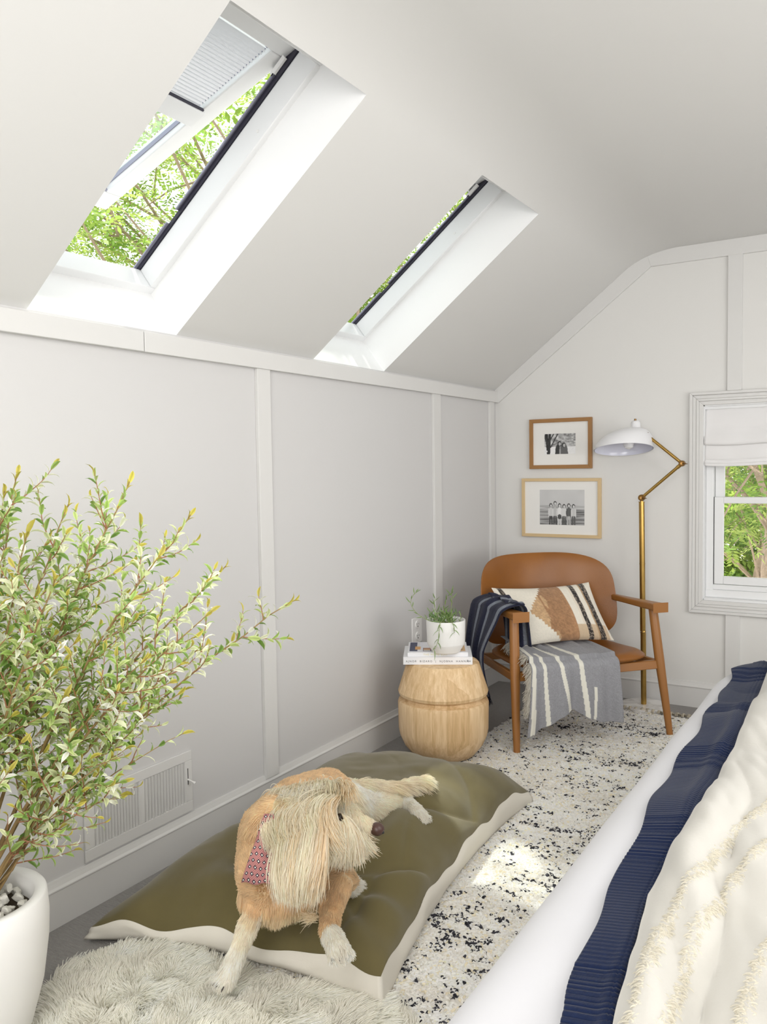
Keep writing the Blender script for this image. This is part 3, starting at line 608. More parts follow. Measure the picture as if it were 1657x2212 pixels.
b.hexa([L(-.37, -.60, .33), L(.37, -.60, .33), L(.37, -.57, .33), L(-.37, -.57, .33), L(-.37, -.59, .37), L(.37, -.59, .37), L(.37, -.56, .37), L(-.37, -.56, .37)])
b.done('seat_rail', MAT['oak'], root, bevel=.004)
for s in (-1, 1):
    b = B(); b.hexa([L(s*.36, -.58, .335), L(s*.395, -.07, .345), L(s*.42, -.07, .345), L(s*.385, -.58, .335), L(s*.36, -.58, .37), L(s*.395, -.07, .385), L(s*.42, -.07, .385), L(s*.385, -.58, .37)]); b.done('side_rail', MAT['oak'], root, bevel=.004)
def superdisc(fn_top, fn_bot, nr=16, na=72, ex=2.6):
    V = []
    for fn in (fn_top, fn_bot):
        for i in range(nr+1):
            t = i/nr; t = sin(t*pi/2)
            for k in range(na):
                q = 2*pi*k/na; c_, s_ = cos(q), sin(q); rr = t/((abs(c_)**ex+abs(s_)**ex)**(1/ex)); V.append(fn(rr*c_, rr*s_, t))
    N = (nr+1)*na; Fc = grid(nr+1, na, True); Fc += [tuple(N+i for i in f)[::-1] for f in grid(nr+1, na, True)]
    o = nr*na
    for k in range(na): j = (k+1) % na; Fc.append((o+k, o+j, N+o+j, N+o+k))
    return V, Fc
def edge(t, p=6): return (1-t**p)
def seat_fn(side):
    def fn(a, c_, t):
        fw = 1.0-.08*(c_ < 0)*0
        r_ = .388*a*(1-.05*(1-c_)); f_ = -.315+.300*c_
        z = .402+.010*(c_) - .022*(1-min(1, (a*a+c_*c_)))*(side > 0)
        th_ = .034*edge(t, 16)+.006
        return L(r_, f_, z+side*th_*(.8 if side > 0 else .6))
    return fn
V, Fc = superdisc(seat_fn(1), seat_fn(-1), ex=3.6); mesh('seat', V, Fc, MAT['leather'], root, True)
def back_fn(side):
    def fn(a, c_, t):
        r_ = -.012+.405*a*(1-.03*(c_ > 0)*c_); z = .655+.245*c_+.006*a*a*(c_ < 0)
        f_ = -.610+.20*abs(a)**2.4-.17*(z-.42)
        th_ = .020*edge(t, 7)+.003
        nr_ = Vector((-.8*a, 1, .17)).normalized()
        p = L(r_, f_, z); return p+side*th_*(ER*nr_.x+EF*nr_.y+up*nr_.z)
    return fn
V, Fc = superdisc(back_fn(1), back_fn(-1), nr=18, na=120, ex=4.2); mesh('backrest', V, Fc, MAT['leather'], root, True)

# ------------------------------------------------------------------ lumbar pillow
PL = [Vector(p) for p in ((-.365, -.44, .752), (.215, -.44, .752), (.258, -.25, .462), (-.322, -.25, .462))]  # TL TR BR BL (local)
nu, nv = 121, 73; V = []; Cc = []
Uu, Vv = np.linspace(0, 1, nu), np.linspace(0, 1, nv)
def kilim(u, v):
    cream = np.array((.80, .75, .65)); brown = np.array((.36, .20, .105)); tan = np.array((.52, .34, .19)); blk = np.array((.035, .03, .028))
    c_ = cream.copy()
    vv = round(v*22)/22
    left = .17+.0*v+abs(vv-.52)*.52+.03
    if left < u < .635:
        n = float(vnoise(u*38, v*3, 5)); n2 = float(vnoise(u*90, v*60, 2)); c_ = brown*(1+.25*n2) if n < .25 else tan*(1+.2*n2)
        if u > .5: c_ = brown*(1.1+.25*n2+.15*n)
        if u < .36: c_ = tan*(1.05+.25*n2)
    for a_, w_ in ((.035, .045), (.735, .05), (.865, .055)):
        if a_ < u < a_+w_: c_ = blk if float(vnoise(u*120, v*70, 3)) < .45 else np.array((.30, .25, .20))
        if a_ > .5 and a_-.022 < u < a_: c_ = c_*.9+np.array((.04, .0, -.02)) if a_ < .8 else np.array((.45, .30, .17))
    if v > .78 and .64 < u < .96 and c_[0] > .5: c_ = np.array((.62, .48, .33))
    return np.clip(c_*(1+.05*float(vnoise(u*200, v*110, 8))), 0, 1)
def pil(u, v, side):
    p = (PL[0]*(1-u)+PL[1]*u)*(1-v)+(PL[3]*(1-u)+PL[2]*u)*v
    su, sv = 2*u-1, 2*v-1
    # pinched edges
    p = p+Vector((-.018*su*(1-sv*sv)*-1*-1, 0, 0)) + Vector((0, 0, .020*sv*(1-su*su)))
    bulge = .075*((1-su**2)**.5*(1-sv**2)**.5)+.008*float(fbm(u*4, v*3, 2.2, 2))*(1-su**4)*(1-sv**4)
    n = Vector((0, .84, .54))
    return L(*(p+n*side*bulge*(1 if side > 0 else .55)))
Vt = []; Ct = []
for side in (1, -1):
    for u in Uu:
        for v in Vv: Vt.append(pil(float(u), float(v), side)); Ct.append(kilim(float(u), float(v)))
g_ = grid(nu, nv); N = nu*nv; Fc = g_+[tuple(N+i for i in f)[::-1] for f in g_]
m_ = attr_mat('kilim_weave', .95, 200, .1, .15, strength=.9, dist=.004)
o = mesh('lumbar_pillow', Vt, Fc, m_, None, True, col=np.array(Ct)); tag(o, 'cream and brown striped woven lumbar pillow on the armchair', 'cushion')
# tassels at the left corners of the pillow
# ------------------------------------------------------------------ grey throw
def sheet(name, fn, nu, nv, colfn, mat, label=None, cat=None, thick=.004, parent=None):
    V = []; Cc = []
    for i in range(nu):
        for j in range(nv):
            u, v = i/(nu-1), j/(nv-1); V.append(fn(u, v)); Cc.append(colfn(u, v))
    o = mesh(name, V, grid(nu, nv), mat, parent, True, col=np.array(Cc)); so = o.modifiers.new('t', 'SOLIDIFY'); so.thickness = thick; so.offset = 0
    return tag(o, label, cat)
def lerpk(x, K): return float(np.interp(x, [k[0] for k in K], [k[1] for k in K]))
def sm(x): x = max(0., min(1., x)); return x*x*(3-2*x)
hem = [(0, .095), (.25, .150), (.40, .185), (.50, .205), (.62, .165), (.8, .130), (1, .125)]
def grey(u, v):      # u across (left to right), v along from the pillow to the hem
    r_ = -.352+.475*u
    fold = .5*sin(u*2*pi*3.1+.6+.8*v)+.35*sin(u*2*pi*5.3+1.5-1.2*v)+.25*sin(u*2*pi*1.7)
    if v < .38:
        t = v/.38; f_ = -.36+.33*t+.01*fold; z = .440+.020*(1-t)*abs(fold)+.012*fold*(1-abs(t-.5))+.016; r_ += .02*(1-t)*sin(u*9); r_ = r_-.0*(1-t)
        if u < .3: z += .035*(1-u/.3)*(1-t*.8)
        return L(r_, f_, z)
    zt = .448; zb = lerpk(u, hem); t = (v-.38)/.62
    rad = .03
    if t < .12:
        q = t/.12*pi/2; f_ = -.03+.045*sin(q); z = zt-.008-.035*(1-cos(q)); d_ = 1
    else:
        tt = (t-.12)/.88; f_ = .015+.012*tt; z = zt-.043+(zb-zt+.043)*tt; d_ = 1
    amp = .004+.020*sm(t*1.2); f_ += amp*(fold+.7)
    r_ += (-.035*t*(1-u)*1.2)+(.0)*t
    if u < .06: f_ -= .012*sm(t)
    return L(r_, f_, z)
def greycol(u, v):
    base = np.array((.29, .29, .31))
    n = float(vnoise(u*170, v*200, 1)); c_ = base*(1+.16*n)
    for a_, b_, w_, v0, v1 in ((.02, .045, .022, .2, 1), (.10, .22, .020, .30, 1), (.25, .46, .022, .12, 1), (.52, .62, .024, 0, 1.), (.74, .70, .018, .66, 1)):
        cx = a_+(b_-a_)*v
        if abs(u-cx) < w_*.95 and v0 < v < v1: c_ = np.array((.74, .72, .64))
    return c_
sheet('striped_throw', grey, 150, 120, greycol, MAT['woven'], 'grey woven throw with cream stripes hanging over the front of the seat', 'throw')
thr = bpy.data.objects['striped_throw']
# fringe along the left side
P = []; cc = []
for k in range(420):
    v = .12+.66*k/420+random.uniform(-.005, .005); p = Vector(grey(0, v)); d_ = (-ER*random.uniform(.5, 1)+EF*random.uniform(.1, .7)+up*random.uniform(-.9, .15)); d_.normalize(); l_ = random.uniform(.03, .055)
    P.append([p+d_*l_*t+up*(-.016*t*t)+Vector((random.uniform(-1, 1), random.uniform(-1, 1), random.uniform(-1, 1)))*.004*t for t in (0, .3, .6, 1)]); cc.append(np.array((.74, .71, .64))*random.uniform(.75, 1.05))
hair('fringe', np.array([[list(q) for q in s] for s in P]), np.array([.0016, .0016, .0013, .0008]), np.array(cc), MAT['fur'], thr)
# ------------------------------------------------------------------ navy throw
def navycol(u, v, ofs=0.):
    n = float(vnoise(u*190, v*220, 6)); c_ = np.array((.020, .022, .045))*(1+.35*n)
    x = (u*3.1+ofs) % 1
    if x > .80: c_ = np.array((.19, .21, .25))*(1+.3*n)
    return c_
def navy(u, v):    # over the left arm, hanging down outside; u along f (back to front), v down
    f0, f1_ = -.47, -.10
    tw_ = sm((v-.15)/.6); wl = .37*(1-.52*tw_); fc = -.285+.0*v+.0*tw_; fc = lerpk(v, [(0, -.28), (.3, -.30), (.6, -.335), (1, -.285)])
    f_ = fc+(u-.5)*wl; fold = sin(u*2*pi*2.5+2*v)+.6*sin(u*2*pi*4.3+1)
    if v < .22:
        t = v/.22; q = t*pi/2; r_ = -.335-.125*sin(q); z = .712-.045*(1-cos(q))+.012*fold*.5+.012*(1-abs(2*u-1))
    else:
        t = (v-.22)/.78; r_ = -.462-.045*sin(t*pi*.8)-.008*fold*(.4+t); z = .667-(.667-.225)*t+.03*(u-.5)*t
    return L(r_, f_, z)
nt_ = sheet('navy_throw', navy, 90, 110, lambda u, v: navycol(u, v), MAT['woven'], 'dark navy throw with grey stripes slung over the left chair arm', 'throw', .006)
def navy2(u, v):   # the bunched end on the inner side
    f_ = -.40+.31*u; fold = sin(u*2*pi*2.2+1)+.5*sin(u*2*pi*5)
    if v < .35:
        t = v/.35; q = t*pi/2; r_ = -.40+.075*sin(q)*1.0; z = .722-.05*(1-cos(q))+.008*fold
    else:
        t = (v-.35)/.65; r_ = -.325+.012*fold*(.3+t)+.01*t; z = .672-(.17+.10*sin(pi*min(1, u*1.2)))*t
    return L(r_, f_, z)
sheet('folded_end', navy2, 80, 60, lambda u, v: navycol(u, v, .25), MAT['woven'], parent=nt_, thick=.006)
P = []; cc = []
for k in range(260):
    u = random.random(); p = Vector(navy(u, 1)); d_ = Vector((random.uniform(-.3, .3), random.uniform(-.3, .3), -1)).normalized(); l_ = random.uniform(.03, .06)
    P.append([list(p+d_*l_*t+EF*.006*sin(8*t+k)) for t in (0, .35, .7, 1)]); cc.append((.02, .022, .04))
hair('fringe', np.array(P), np.array([.0018, .0016, .0013, .0008]), np.array(cc), MAT['fur'], nt_)

# ================================================================== RUG
RX0, RX1, RY0, RY1 = .43, 2.9, -3.45, -.30
def bump2(x, c, s): return exp(-((x-c)/s)**2)
nu, nv = 60, 70; V = []
for i in range(nu):
    for j in range(nv):
        x = RX0+(RX1-RX0)*i/(nu-1); y = RY0+(RY1-RY0)*j/(nv-1); e = min(i, j, nu-1-i, nv-1-j)
        V.append((x+.010*sin(y*9)*(i == 0), y, .004+.006*min(1, e)))
rug = tag(mesh('rug', V, gridN(nu, nv), simple('rug_backing', (.55, .52, .45), .95), None, True), 'cream shaggy area rug with scattered black flecks under the armchair and bed', 'rug')
n = 150000
x = rng.uniform(RX0-.004, 1.75, n); y = rng.uniform(RY0, RY1, n)
x[:2500] = RX0+rng.uniform(-.015, .02, 2500)
keep = ~(((x < .52) & (y < -3.2)) | ((x-TX)**2+(y-TY)**2 < .13**2)); x, y = x[keep], y[keep]; n = len(x)
root = np.stack([x, y, np.full(n, .007)], 1)
ang = rng.uniform(0, 2*pi, n); ln = rng.uniform(.013, .023, n); lay = rng.uniform(.5, 1.8, n)
dirh = np.stack([np.cos(ang)*lay, np.sin(ang)*lay, np.ones(n)], 1); dirh /= np.linalg.norm(dirh, axis=1)[:, None]
curl = np.stack([np.cos(ang+1.7), np.sin(ang+1.7), -.8*np.ones(n)], 1)
T_ = np.array([0, .4, .75, 1.0]); P = root[:, None, :]+dirh[:, None, :]*(T_[None, :, None]*ln[:, None, None])+curl[:, None, :]*(T_**2.2)[None, :, None]*(ln*.45)[:, None, None]
P[:, :, 2] = np.maximum(P[:, :, 2], .006)
st_ = vnoise(x*9+3*vnoise(y*3, x), y*30)+.7*vnoise(x*45, y*60, 3)+.5*vnoise(x*2, y*7, 8)
pd = 1/(1+np.exp(-(st_-.92)*6)); dark = rng.random(n) < pd*.75+.012
# group neighbouring tufts of one fleck together
cell = (np.floor((x+.004*vnoise(x*90, y*90))/.013).astype(int)*7919+np.floor((y+.004*vnoise(x*90+9, y*90))/.010).astype(int)*104729) % 10007; cr = (np.sin(cell*12.9898)*43758.5453) % 1
dark = (cr < np.clip(pd*.8+.062, 0, .8)) & (rng.random(n) < .85)
base = np.array((.98, .955, .91)); tone = (1+.10*vnoise(x*6, y*22, 1)+rng.uniform(-.12, .1, n))[:, None]
col = base*tone; yel = (rng.random(n) < .10)[:, None]; col = np.where(yel, col*np.array((.96, .90, .74)), col)
col = np.where(dark[:, None], np.array((.045, .045, .055))*rng.uniform(.6, 2, n)[:, None], col)
hair('pile', P, np.array([.0036, .0040, .0036, .0018]), np.clip(col, 0, .95), MAT['tuft'], rug)
# back fringe of the rug: knotted tassels
P = []; cc = []
for k in range(34):
    xx = .84+k*.032
    for s in range(26):
        a = random.uniform(-1, 1); r_ = random.uniform(0, .007)
        y0 = RY1-.004; p0 = Vector((xx+a*.007, y0, .022)); p1 = Vector((xx+a*.004, y0+.022, .026+r_)); p2 = Vector((xx+a*.012, y0+.042, .018+r_)); p3 = Vector((xx+a*.018+random.uniform(-.008, .008), y0+.055+random.uniform(0, .02), .006))
        P.append([list(p0), list(p1), list(p2), list(p3)]); cc.append(np.array((.72, .66, .54))*random.uniform(.7, 1.05))
hair('fringe', np.array(P), np.array([.0022, .0024, .0020, .0012]), np.array(cc), MAT['tuft'], rug)

# ================================================================== SHEEPSKIN
SK = [(.24, -3.50), (.30, -3.33), (.42, -3.245), (.56, -3.26), (.72, -3.28), (.92, -3.19), (1.10, -3.12), (1.22, -3.22), (1.30, -3.5), (1.28, -3.85), (1.15, -4.15), (.85, -4.3), (.58, -4.22), (.50, -3.98), (.47, -3.76), (.36, -3.64)]
ctr = Vector((.75, -3.75, 0))
def sk_rad(a):
    A = sorted(((math.atan2(q[1]-ctr.y, q[0]-ctr.x), sqrt((q[0]-ctr.x)**2+(q[1]-ctr.y)**2)) for q in SK)); xs = [p[0] for p in A]; ys_ = [p[1] for p in A]
    xs = [xs[-1]-2*pi]+xs+[xs[0]+2*pi]; ys_ = [ys_[-1]]+ys_+[ys_[0]]; return np.interp(a, xs, ys_)
V = []; NA, NR = 90, 14
for i in range(NR+1):
    for k in range(NA):
        a = -pi+2*pi*k/NA; t = i/NR; r_ = float(sk_rad(a))*t*.97; V.append((ctr.x+r_*cos(a), ctr.y+r_*sin(a), .014+.022*(1-t**4)))
skin = tag(mesh('sheepskin_rug', V, grid(NR+1, NA, True), simple('hide', (.70, .66, .55), .9), None, True), 'fluffy ivory sheepskin on the floor at the near edge of the dog cushion', 'sheepskin')
n = 95000
a = rng.uniform(-pi, pi, n); t = np.sqrt(rng.random(n)); r_ = sk_rad(a)*t; x = ctr.x+r_*np.cos(a); y = ctr.y+r_*np.sin(a)
keep = (y > -4.1); x, y, t, a = x[keep], y[keep], t[keep], a[keep]; n = len(x)
z = .012+.022*(1-t**4)
cl1, cl2 = fbm(x*16, y*16, 1.1, 2), fbm(x*16+30, y*16+11, 5.5, 2)
d = np.stack([.55*cl1+.9*np.cos(a)*t**3+.25, .55*cl2+.9*np.sin(a)*t**3+.15, np.full(n, .85)], 1)+rng.normal(0, .12, (n, 3)); d /= np.linalg.norm(d, axis=1)[:, None]
d2 = np.stack([vnoise(x*22, y*22, 9), vnoise(x*22, y*22, 14), np.full(n, -.7)], 1)
ln = rng.uniform(.035, .062, n)*(1+.2*cl2)
# pressed flat where the cushion lies on it
press = np.clip((y+3.30-.17*(x-.17)+.02)/.05, 0, 1)*((x > .2) & (x < 1.12)); ln *= (1-.75*press)
T_ = np.array([0, .3, .6, .85, 1.0]); P = np.stack([x, y, z], 1)[:, None, :]+d[:, None, :]*(T_[None, :, None]*ln[:, None, None])+d2[:, None, :]*((T_**2)[None, :, None]*(ln*.45)[:, None, None])
P[:, :, 2] = np.maximum(P[:, :, 2], .006)
tone = (.97+.06*cl1+rng.uniform(-.05, .05, n))[:, None]
hair('wool', P, np.array([.0013, .0013, .0011, .0008, .0003]), np.clip(np.array((1.02, 1.0, .93))*tone, 0, .995), MAT['fur'], skin)

# ================================================================== DOG CUSHION
CA_, CB_, CC_, CD_ = Vector((.165, -3.335, 0)), Vector((1.085, -3.175, 0)), Vector((.925, -1.765, 0)), Vector((.12, -1.93, 0))   # near-left, near-right, far-right, far-left
def cpt(s, t):    # s: 0 left..1 right, t: 0 near .. 1 far ; edges bowed inwards between the corners
    p = (CA_*(1-s)+CB_*s)*(1-t)+(CD_*(1-s)+CC_*s)*t
    su, tv = 2*s-1, 2*t-1
    p = p+Vector((-.045*su*(1-tv*tv)*abs(su), -.05*tv*(1-su*su)*abs(tv), 0))
    return p
def sm01(x): x = max(0., min(1., x)); return x*x*(3-2*x)
def wr(x, y):     # creases: long soft folds running out from under the dog plus a few tight tucks on the right side
    ax, ay = x-.80, y+3.0; th_ = math.atan2(ay, ax); rr = sqrt(ax*ax+ay*ay)
    w_ = .016*sin(th_*9+3*float(vnoise(x*4, y*4, 3)))*exp(-((rr-.32)/.22)**2)
    q = x*.75-y*.45+.16*float(vnoise(x*2.5, y*2.5, 6)); am = exp(-((x-.90)/.20)**2)*(.35+.65*sm01(float(vnoise(x*3+4, y*2.2, 9))+.5)); w_ -= .034*(1-abs(sin(q*9.5)))**3*am; q2 = x*1.2+y*.9+.1*float(vnoise(x*4, y*4, 2)); w_ -= .014*(1-abs(sin(q2*7)))**4*sm01(float(vnoise(x*2, y*3, 12))+.4)
    return w_+.012*float(fbm(x*4, y*4, 3, 3))
PRESS = [(.70, -3.08, .24, .035), (.66, -2.86, .20, .03), (.77, -3.34, .05, .05), (1.02, -3.28, .07, .03), (.84, -2.54, .06, .012)]
def ztop(s, t):
    p = cpt(s, t); su, tv = 2*s-1, 2*t-1
    ed = (max(0, 1-abs(su)**2.6)*max(0, 1-abs(tv)**2.6))**.55
    corner = (abs(su)*abs(tv))**6
    z = .112*(.50+.50*min(1, s*1.6+t*.8))*(1-(.50 if t > .5 else (.22 if s < .5 else .06))*corner)+.165*ed
    z += wr(p.x, p.y)*min(1, ed*2.2)*1.0
    z += (.011*sin(t*23+1)+.006*sin(t*51))*(abs(su)**8)*(1-tv**6)+(.015*sin(s*17+.5)+.012*float(vnoise(s*9, 3)))*(abs(tv)**8)*(1-su**6)
    for cx, cy, sg, dp in PRESS: z -= dp*exp(-((p.x-cx)**2+(p.y-cy)**2)/(sg*sg))
    z -= .085*exp(-(((p.x-.775)/.05)**2+((p.y+3.37)/.06)**2)) if t < .15 else 0
    return max(.03, z)
root = empty('dog_cushion', (.6, -2.6, 0), 'large olive green dog cushion with an off-white underside on the floor', 'cushion')
ns, ntt = 130, 170; V = []
for i in range(ns):
    for j in range(ntt): s, t = i/(ns-1), j/(ntt-1); p = cpt(s, t); V.append((p.x, p.y, ztop(s, t)))
m = NT('olive_canvas'); co = m.coord(); m.set(m.mix(m.noise(co, 7, 3), (.110, .090, .034), (.155, .127, .054)), .85, spec=.2, sheen=.25); m.bump(m.math('ADD', m.noise(co, 500, 2), m.noise(co, 40, 3)), .25, .0015)
mesh('cushion_top', V, gridN(ns, ntt), m.m, root, True)
# side and underside in off-white canvas
per = [(s, 0) for s in np.linspace(0, 1, 70)][:-1]+[(1, t) for t in np.linspace(0, 1, 90)][:-1]+[(s, 1) for s in np.linspace(1, 0, 70)][:-1]+[(0, t) for t in np.linspace(1, 0, 90)][:-1]
V = []; nl = 8; cen = cpt(.5, .5)
for q in range(nl):
    k = q/(nl-1)
    for s, t in per:
        p = cpt(s, t); zt = ztop(s, t); out = (p-cen).normalized(); ed = (abs(2*s-1)*abs(2*t-1))**5
        off = .020*sin(pi*k)*(1-ed)+.010*float(vnoise(s*14+3, t*14, k*2))*sin(pi*k)-.02*k*(1-ed)+.022*k*ed
        if q == 0: off = .0005
        z = zt*(1-k)+.012*k
        V.append((p.x+out.x*off, p.y+out.y*off, z))
npx = len(per); Fc = grid(nl, npx, True); Fc.append(tuple((nl-1)*npx+k for k in range(npx)))
mesh('cushion_underside', V, Fc, simple('offwhite_canvas', (.76, .72, .64), .85, 400, .25, .001), root, True)

# ================================================================== DOG
J = dict(rump=(.637, -2.784, .330), mid=(.649, -2.956, .360), ribs=(.688, -3.109, .360), chest=(.779, -3.238, .330), breast=(.802, -3.234, .290),
 shL=(.762, -3.263, .280), elL=(.777, -3.297, .250), wrL=(.769, -3.348, .180), paL=(.754, -3.382, .110),
 shR=(.850, -3.156, .280), elR=(.917, -3.102, .280), foR=(.942, -3.188, .250), wrR=(.990, -3.263, .240), paR=(1.035, -3.291, .222),
 th=(.683, -2.746, .300), kn=(.713, -2.642, .260), ho=(.733, -2.478, .250), ft=(.847, -2.549, .235),
 t0=(.631, -2.628, .310), t1=(.728, -2.516, .290), t2=(.779, -2.405, .290), nk=(.765, -3.184, .420), sk=(.875, -3.142, .460),
 sn0=(.933, -3.106, .440), nose=(.968, -3.042, .410), chin=(.964, -3.075, .390), pw3=(.900, -3.036, .230))
J = {k: Vector(v) for k, v in J.items()}
CAPS = [  # a, b, ra, rb, region
 ('rump', 'mid', .098, .100, 'body'), ('mid', 'ribs', .100, .100, 'body'), ('ribs', 'chest', .100, .092, 'body'), ('chest', 'breast', .092, .072, 'chest'), ('chest', 'shL', .085, .055, 'chest'), ('mid', 'breast', .085, .07, 'chest'),
 ('shL', 'elL', .046, .030, 'leg'), ('elL', 'wrL', .029, .021, 'foreleg'), ('wrL', 'paL', .021, .024, 'paw'),
 ('breast', 'shR', .068, .056, 'chest'), ('shR', 'elR', .050, .038, 'leg'), ('elR', 'foR', .037, .030, 'leg'), ('foR', 'wrR', .029, .023, 'leg'), ('wrR', 'paR', .023, .026, 'paw'),
 ('rump', 'th', .085, .078, 'hind'), ('th', 'kn', .072, .048, 'hind'), ('kn', 'ho', .048, .029, 'hind'), ('ho', 'ft', .026, .025, 'paw'),
 ('t0', 't1', .028, .019, 'tail'), ('t1', 't2', .018, .014, 'tail'), ('rump', 't0', .07, .03, 'hind'),
 ('ribs', 'nk', .09, .085, 'neck'), ('nk', 'sk', .082, .075, 'head'), ('sk', 'sn0', .066, .050, 'head'), ('sn0', 'nose', .044, .024, 'snout'), ('sn0', 'chin', .040, .020, 'snout'), ('shR', 'pw3', .03, .026, 'paw')]
# toes
def toes(P, Q, n=4, r=.0105, spread=.0145):
    d_ = (Q-P); d_.z = 0; d_.normalize(); s_ = d_.cross(up); out = []
    for k in range(n):
        a = (k-(n-1)/2)*spread; out.append((Q+s_*a*.7+d_*.004, Q+s_*a+d_*(.026-.006*abs(k-1.5)), r))
    return out
TOES = toes(J['wrL'], J['paL']+Vector((0, 0, -.008)))+toes(J['wrR'], J['paR']+Vector((0, 0, -.008)))+toes(J['ho'], J['ft']+Vector((0, 0, -.006)), r=.011, spread=.014)+toes(J['shR'], J['pw3'], 3, .011, .014)
def icos(c, r, bm_v, bm_f, n=10, m_=7):
    base = len(bm_v)
    for i in range(m_+1):
        for k in range(n):
            q, p_ = 2*pi*k/n, pi*i/m_; bm_v.append((c[0]+r*sin(p_)*cos(q), c[1]+r*sin(p_)*sin(q), c[2]+r*cos(p_)))
    for i in range(m_):
        for k in range(n): j = (k+1) % n; bm_f.append((base+i*n+k, base+(i+1)*n+k, base+(i+1)*n+j, base+i*n+j))
bv, bf = [], []
def capsule(A, Bq, ra, rb):
    d_ = (Bq-A).length; n = max(2, int(d_/.010)+1)
    for i in range(n+1): t = i/n; icos(A.lerp(Bq, t), ra+(rb-ra)*t, bv, bf)
for a_, b_, ra, rb, _ in CAPS: capsule(J[a_], J[b_], ra, rb)
for A, Bq, r_ in TOES: capsule(A, Bq, r_, r_*.85)
me = bpy.data.meshes.new('tmp'); me.from_pydata(bv, [], bf); o = bpy.data.objects.new('tmp', me); COL.objects.link(o)
rm = o.modifiers.new('r', 'REMESH'); rm.mode = 'VOXEL'; rm.voxel_size = .0055; sm_ = o.modifiers.new('s', 'SMOOTH'); sm_.factor = .5; sm_.iterations = 7
dg = bpy.context.evaluated_depsgraph_get(); dm = bpy.data.meshes.new_from_object(o.evaluated_get(dg)); bpy.data.objects.remove(o)
nvv = len(dm.vertices); DV = np.zeros(nvv*3, np.float32); dm.vertices.foreach_get('co', DV); DV = DV.reshape(-1, 3)
REG = ['body', 'chest', 'leg', 'paw', 'hind', 'tail', 'neck', 'head', 'snout']
def region(P):
    best = np.full(len(P), 1e9); idx = np.zeros(len(P), int)
    for ci, (a_, b_, ra, rb, rg) in enumerate(CAPS):
        A, D = np.array(J[a_]), np.array(J[b_]-J[a_]); t = np.clip(((P-A)@D)/(D@D), 0, 1); d_ = np.linalg.norm(P-(A+t[:, None]*D), axis=1)-(ra+(rb-ra)*t)
        u_ = d_ < best; best[u_] = d_[u_]; idx[u_] = ci
    return idx
CREAM, TAN, WHITE = np.array((.94, .83, .64)), np.array((.86, .67, .44)), np.array((.95, .91, .83))
RC = dict(foreleg=CREAM*.97, body=TAN, chest=TAN*1.03, leg=TAN*.98, paw=WHITE, hind=CREAM*.98, tail=CREAM, neck=TAN*1.05, head=CREAM, snout=CREAM)
ci = region(DV.astype(float)); vc = np.array([RC[CAPS[i][4]] for i in ci])
dog = empty('dog', (.70, -3.0, .2), 'cream and tan long-haired dog curled on the green cushion, wearing a bandana', 'dog')
c_ = dm.attributes.new('col', 'FLOAT_COLOR', 'POINT'); a4 = np.ones((nvv, 4), np.float32); a4[:, :3] = vc*.85; c_.data.foreach_set('color', a4.ravel())
dm.materials.clear(); dm.materials.append(attr_mat('dog_skin', .8)); dm.polygons.foreach_set('use_smooth', [True]*len(dm.polygons)); dm.name = 'body'
dob = bpy.data.objects.new('body', dm); COL.objects.link(dob); adopt(dob, dog)
# fur
dm.calc_loop_triangles(); nt_ = len(dm.loop_triangles); tri = np.zeros(nt_*3, np.int32); dm.loop_triangles.foreach_get('vertices', tri); tri = tri.reshape(-1, 3)
VN = np.zeros(nvv*3, np.float32); dm.vertices.foreach_get('normal', VN); VN = VN.reshape(-1, 3)
a_, b_, c3 = DV[tri[:, 0]], DV[tri[:, 1]], DV[tri[:, 2]]; area = np.linalg.norm(np.cross(b_-a_, c3-a_), axis=1)
n = 120000; ti = rng.choice(nt_, n, p=area/area.sum()); r1_, r2_ = rng.random(n), rng.random(n); fl_ = r1_+r2_ > 1; r1_[fl_], r2_[fl_] = 1-r1_[fl_], 1-r2_[fl_]
RP = (a_[ti]+(b_[ti]-a_[ti])*r1_[:, None]+(c3[ti]-a_[ti])*r2_[:, None]).astype(float)
RN = (VN[tri[ti, 0]]*(1-r1_-r2_)[:, None]+VN[tri[ti, 1]]*r1_[:, None]+VN[tri[ti, 2]]*r2_[:, None]).astype(float); RN /= np.linalg.norm(RN, axis=1)[:, None]
ci = region(RP)
FLOW = {}
for i, (p, q, ra, rb, rg) in enumerate(CAPS):
    d_ = np.array((J[q]-J[p]).normalized())
    if rg in ('body', 'neck'): d_ = -d_ if rg == 'body' else np.array((-.3, -.2, -.6))
    if rg == 'chest': d_ = np.array((.15, -.3, -1.))
    if rg == 'head': d_ = np.array((.35, -.55, -.9))
    if rg == 'snout': d_ = np.array((.25, -.10, -1.))
    FLOW[i] = d_/np.linalg.norm(d_)
fl_ = np.array([FLOW[i] for i in ci]); LEN = dict(foreleg=.016, body=.014, chest=.024, leg=.015, paw=.018, hind=.030, tail=.050, neck=.024, head=.018, snout=.018)
LN = np.array([LEN[CAPS[i][4]] for i in ci])*rng.uniform(.65, 1.2, n); regs = np.array([CAPS[i][4] for i in ci])
LIFT = np.where(np.isin(regs, ['body', 'leg']), .30, np.where(np.isin(regs, ['tail', 'hind']), .6, .38))
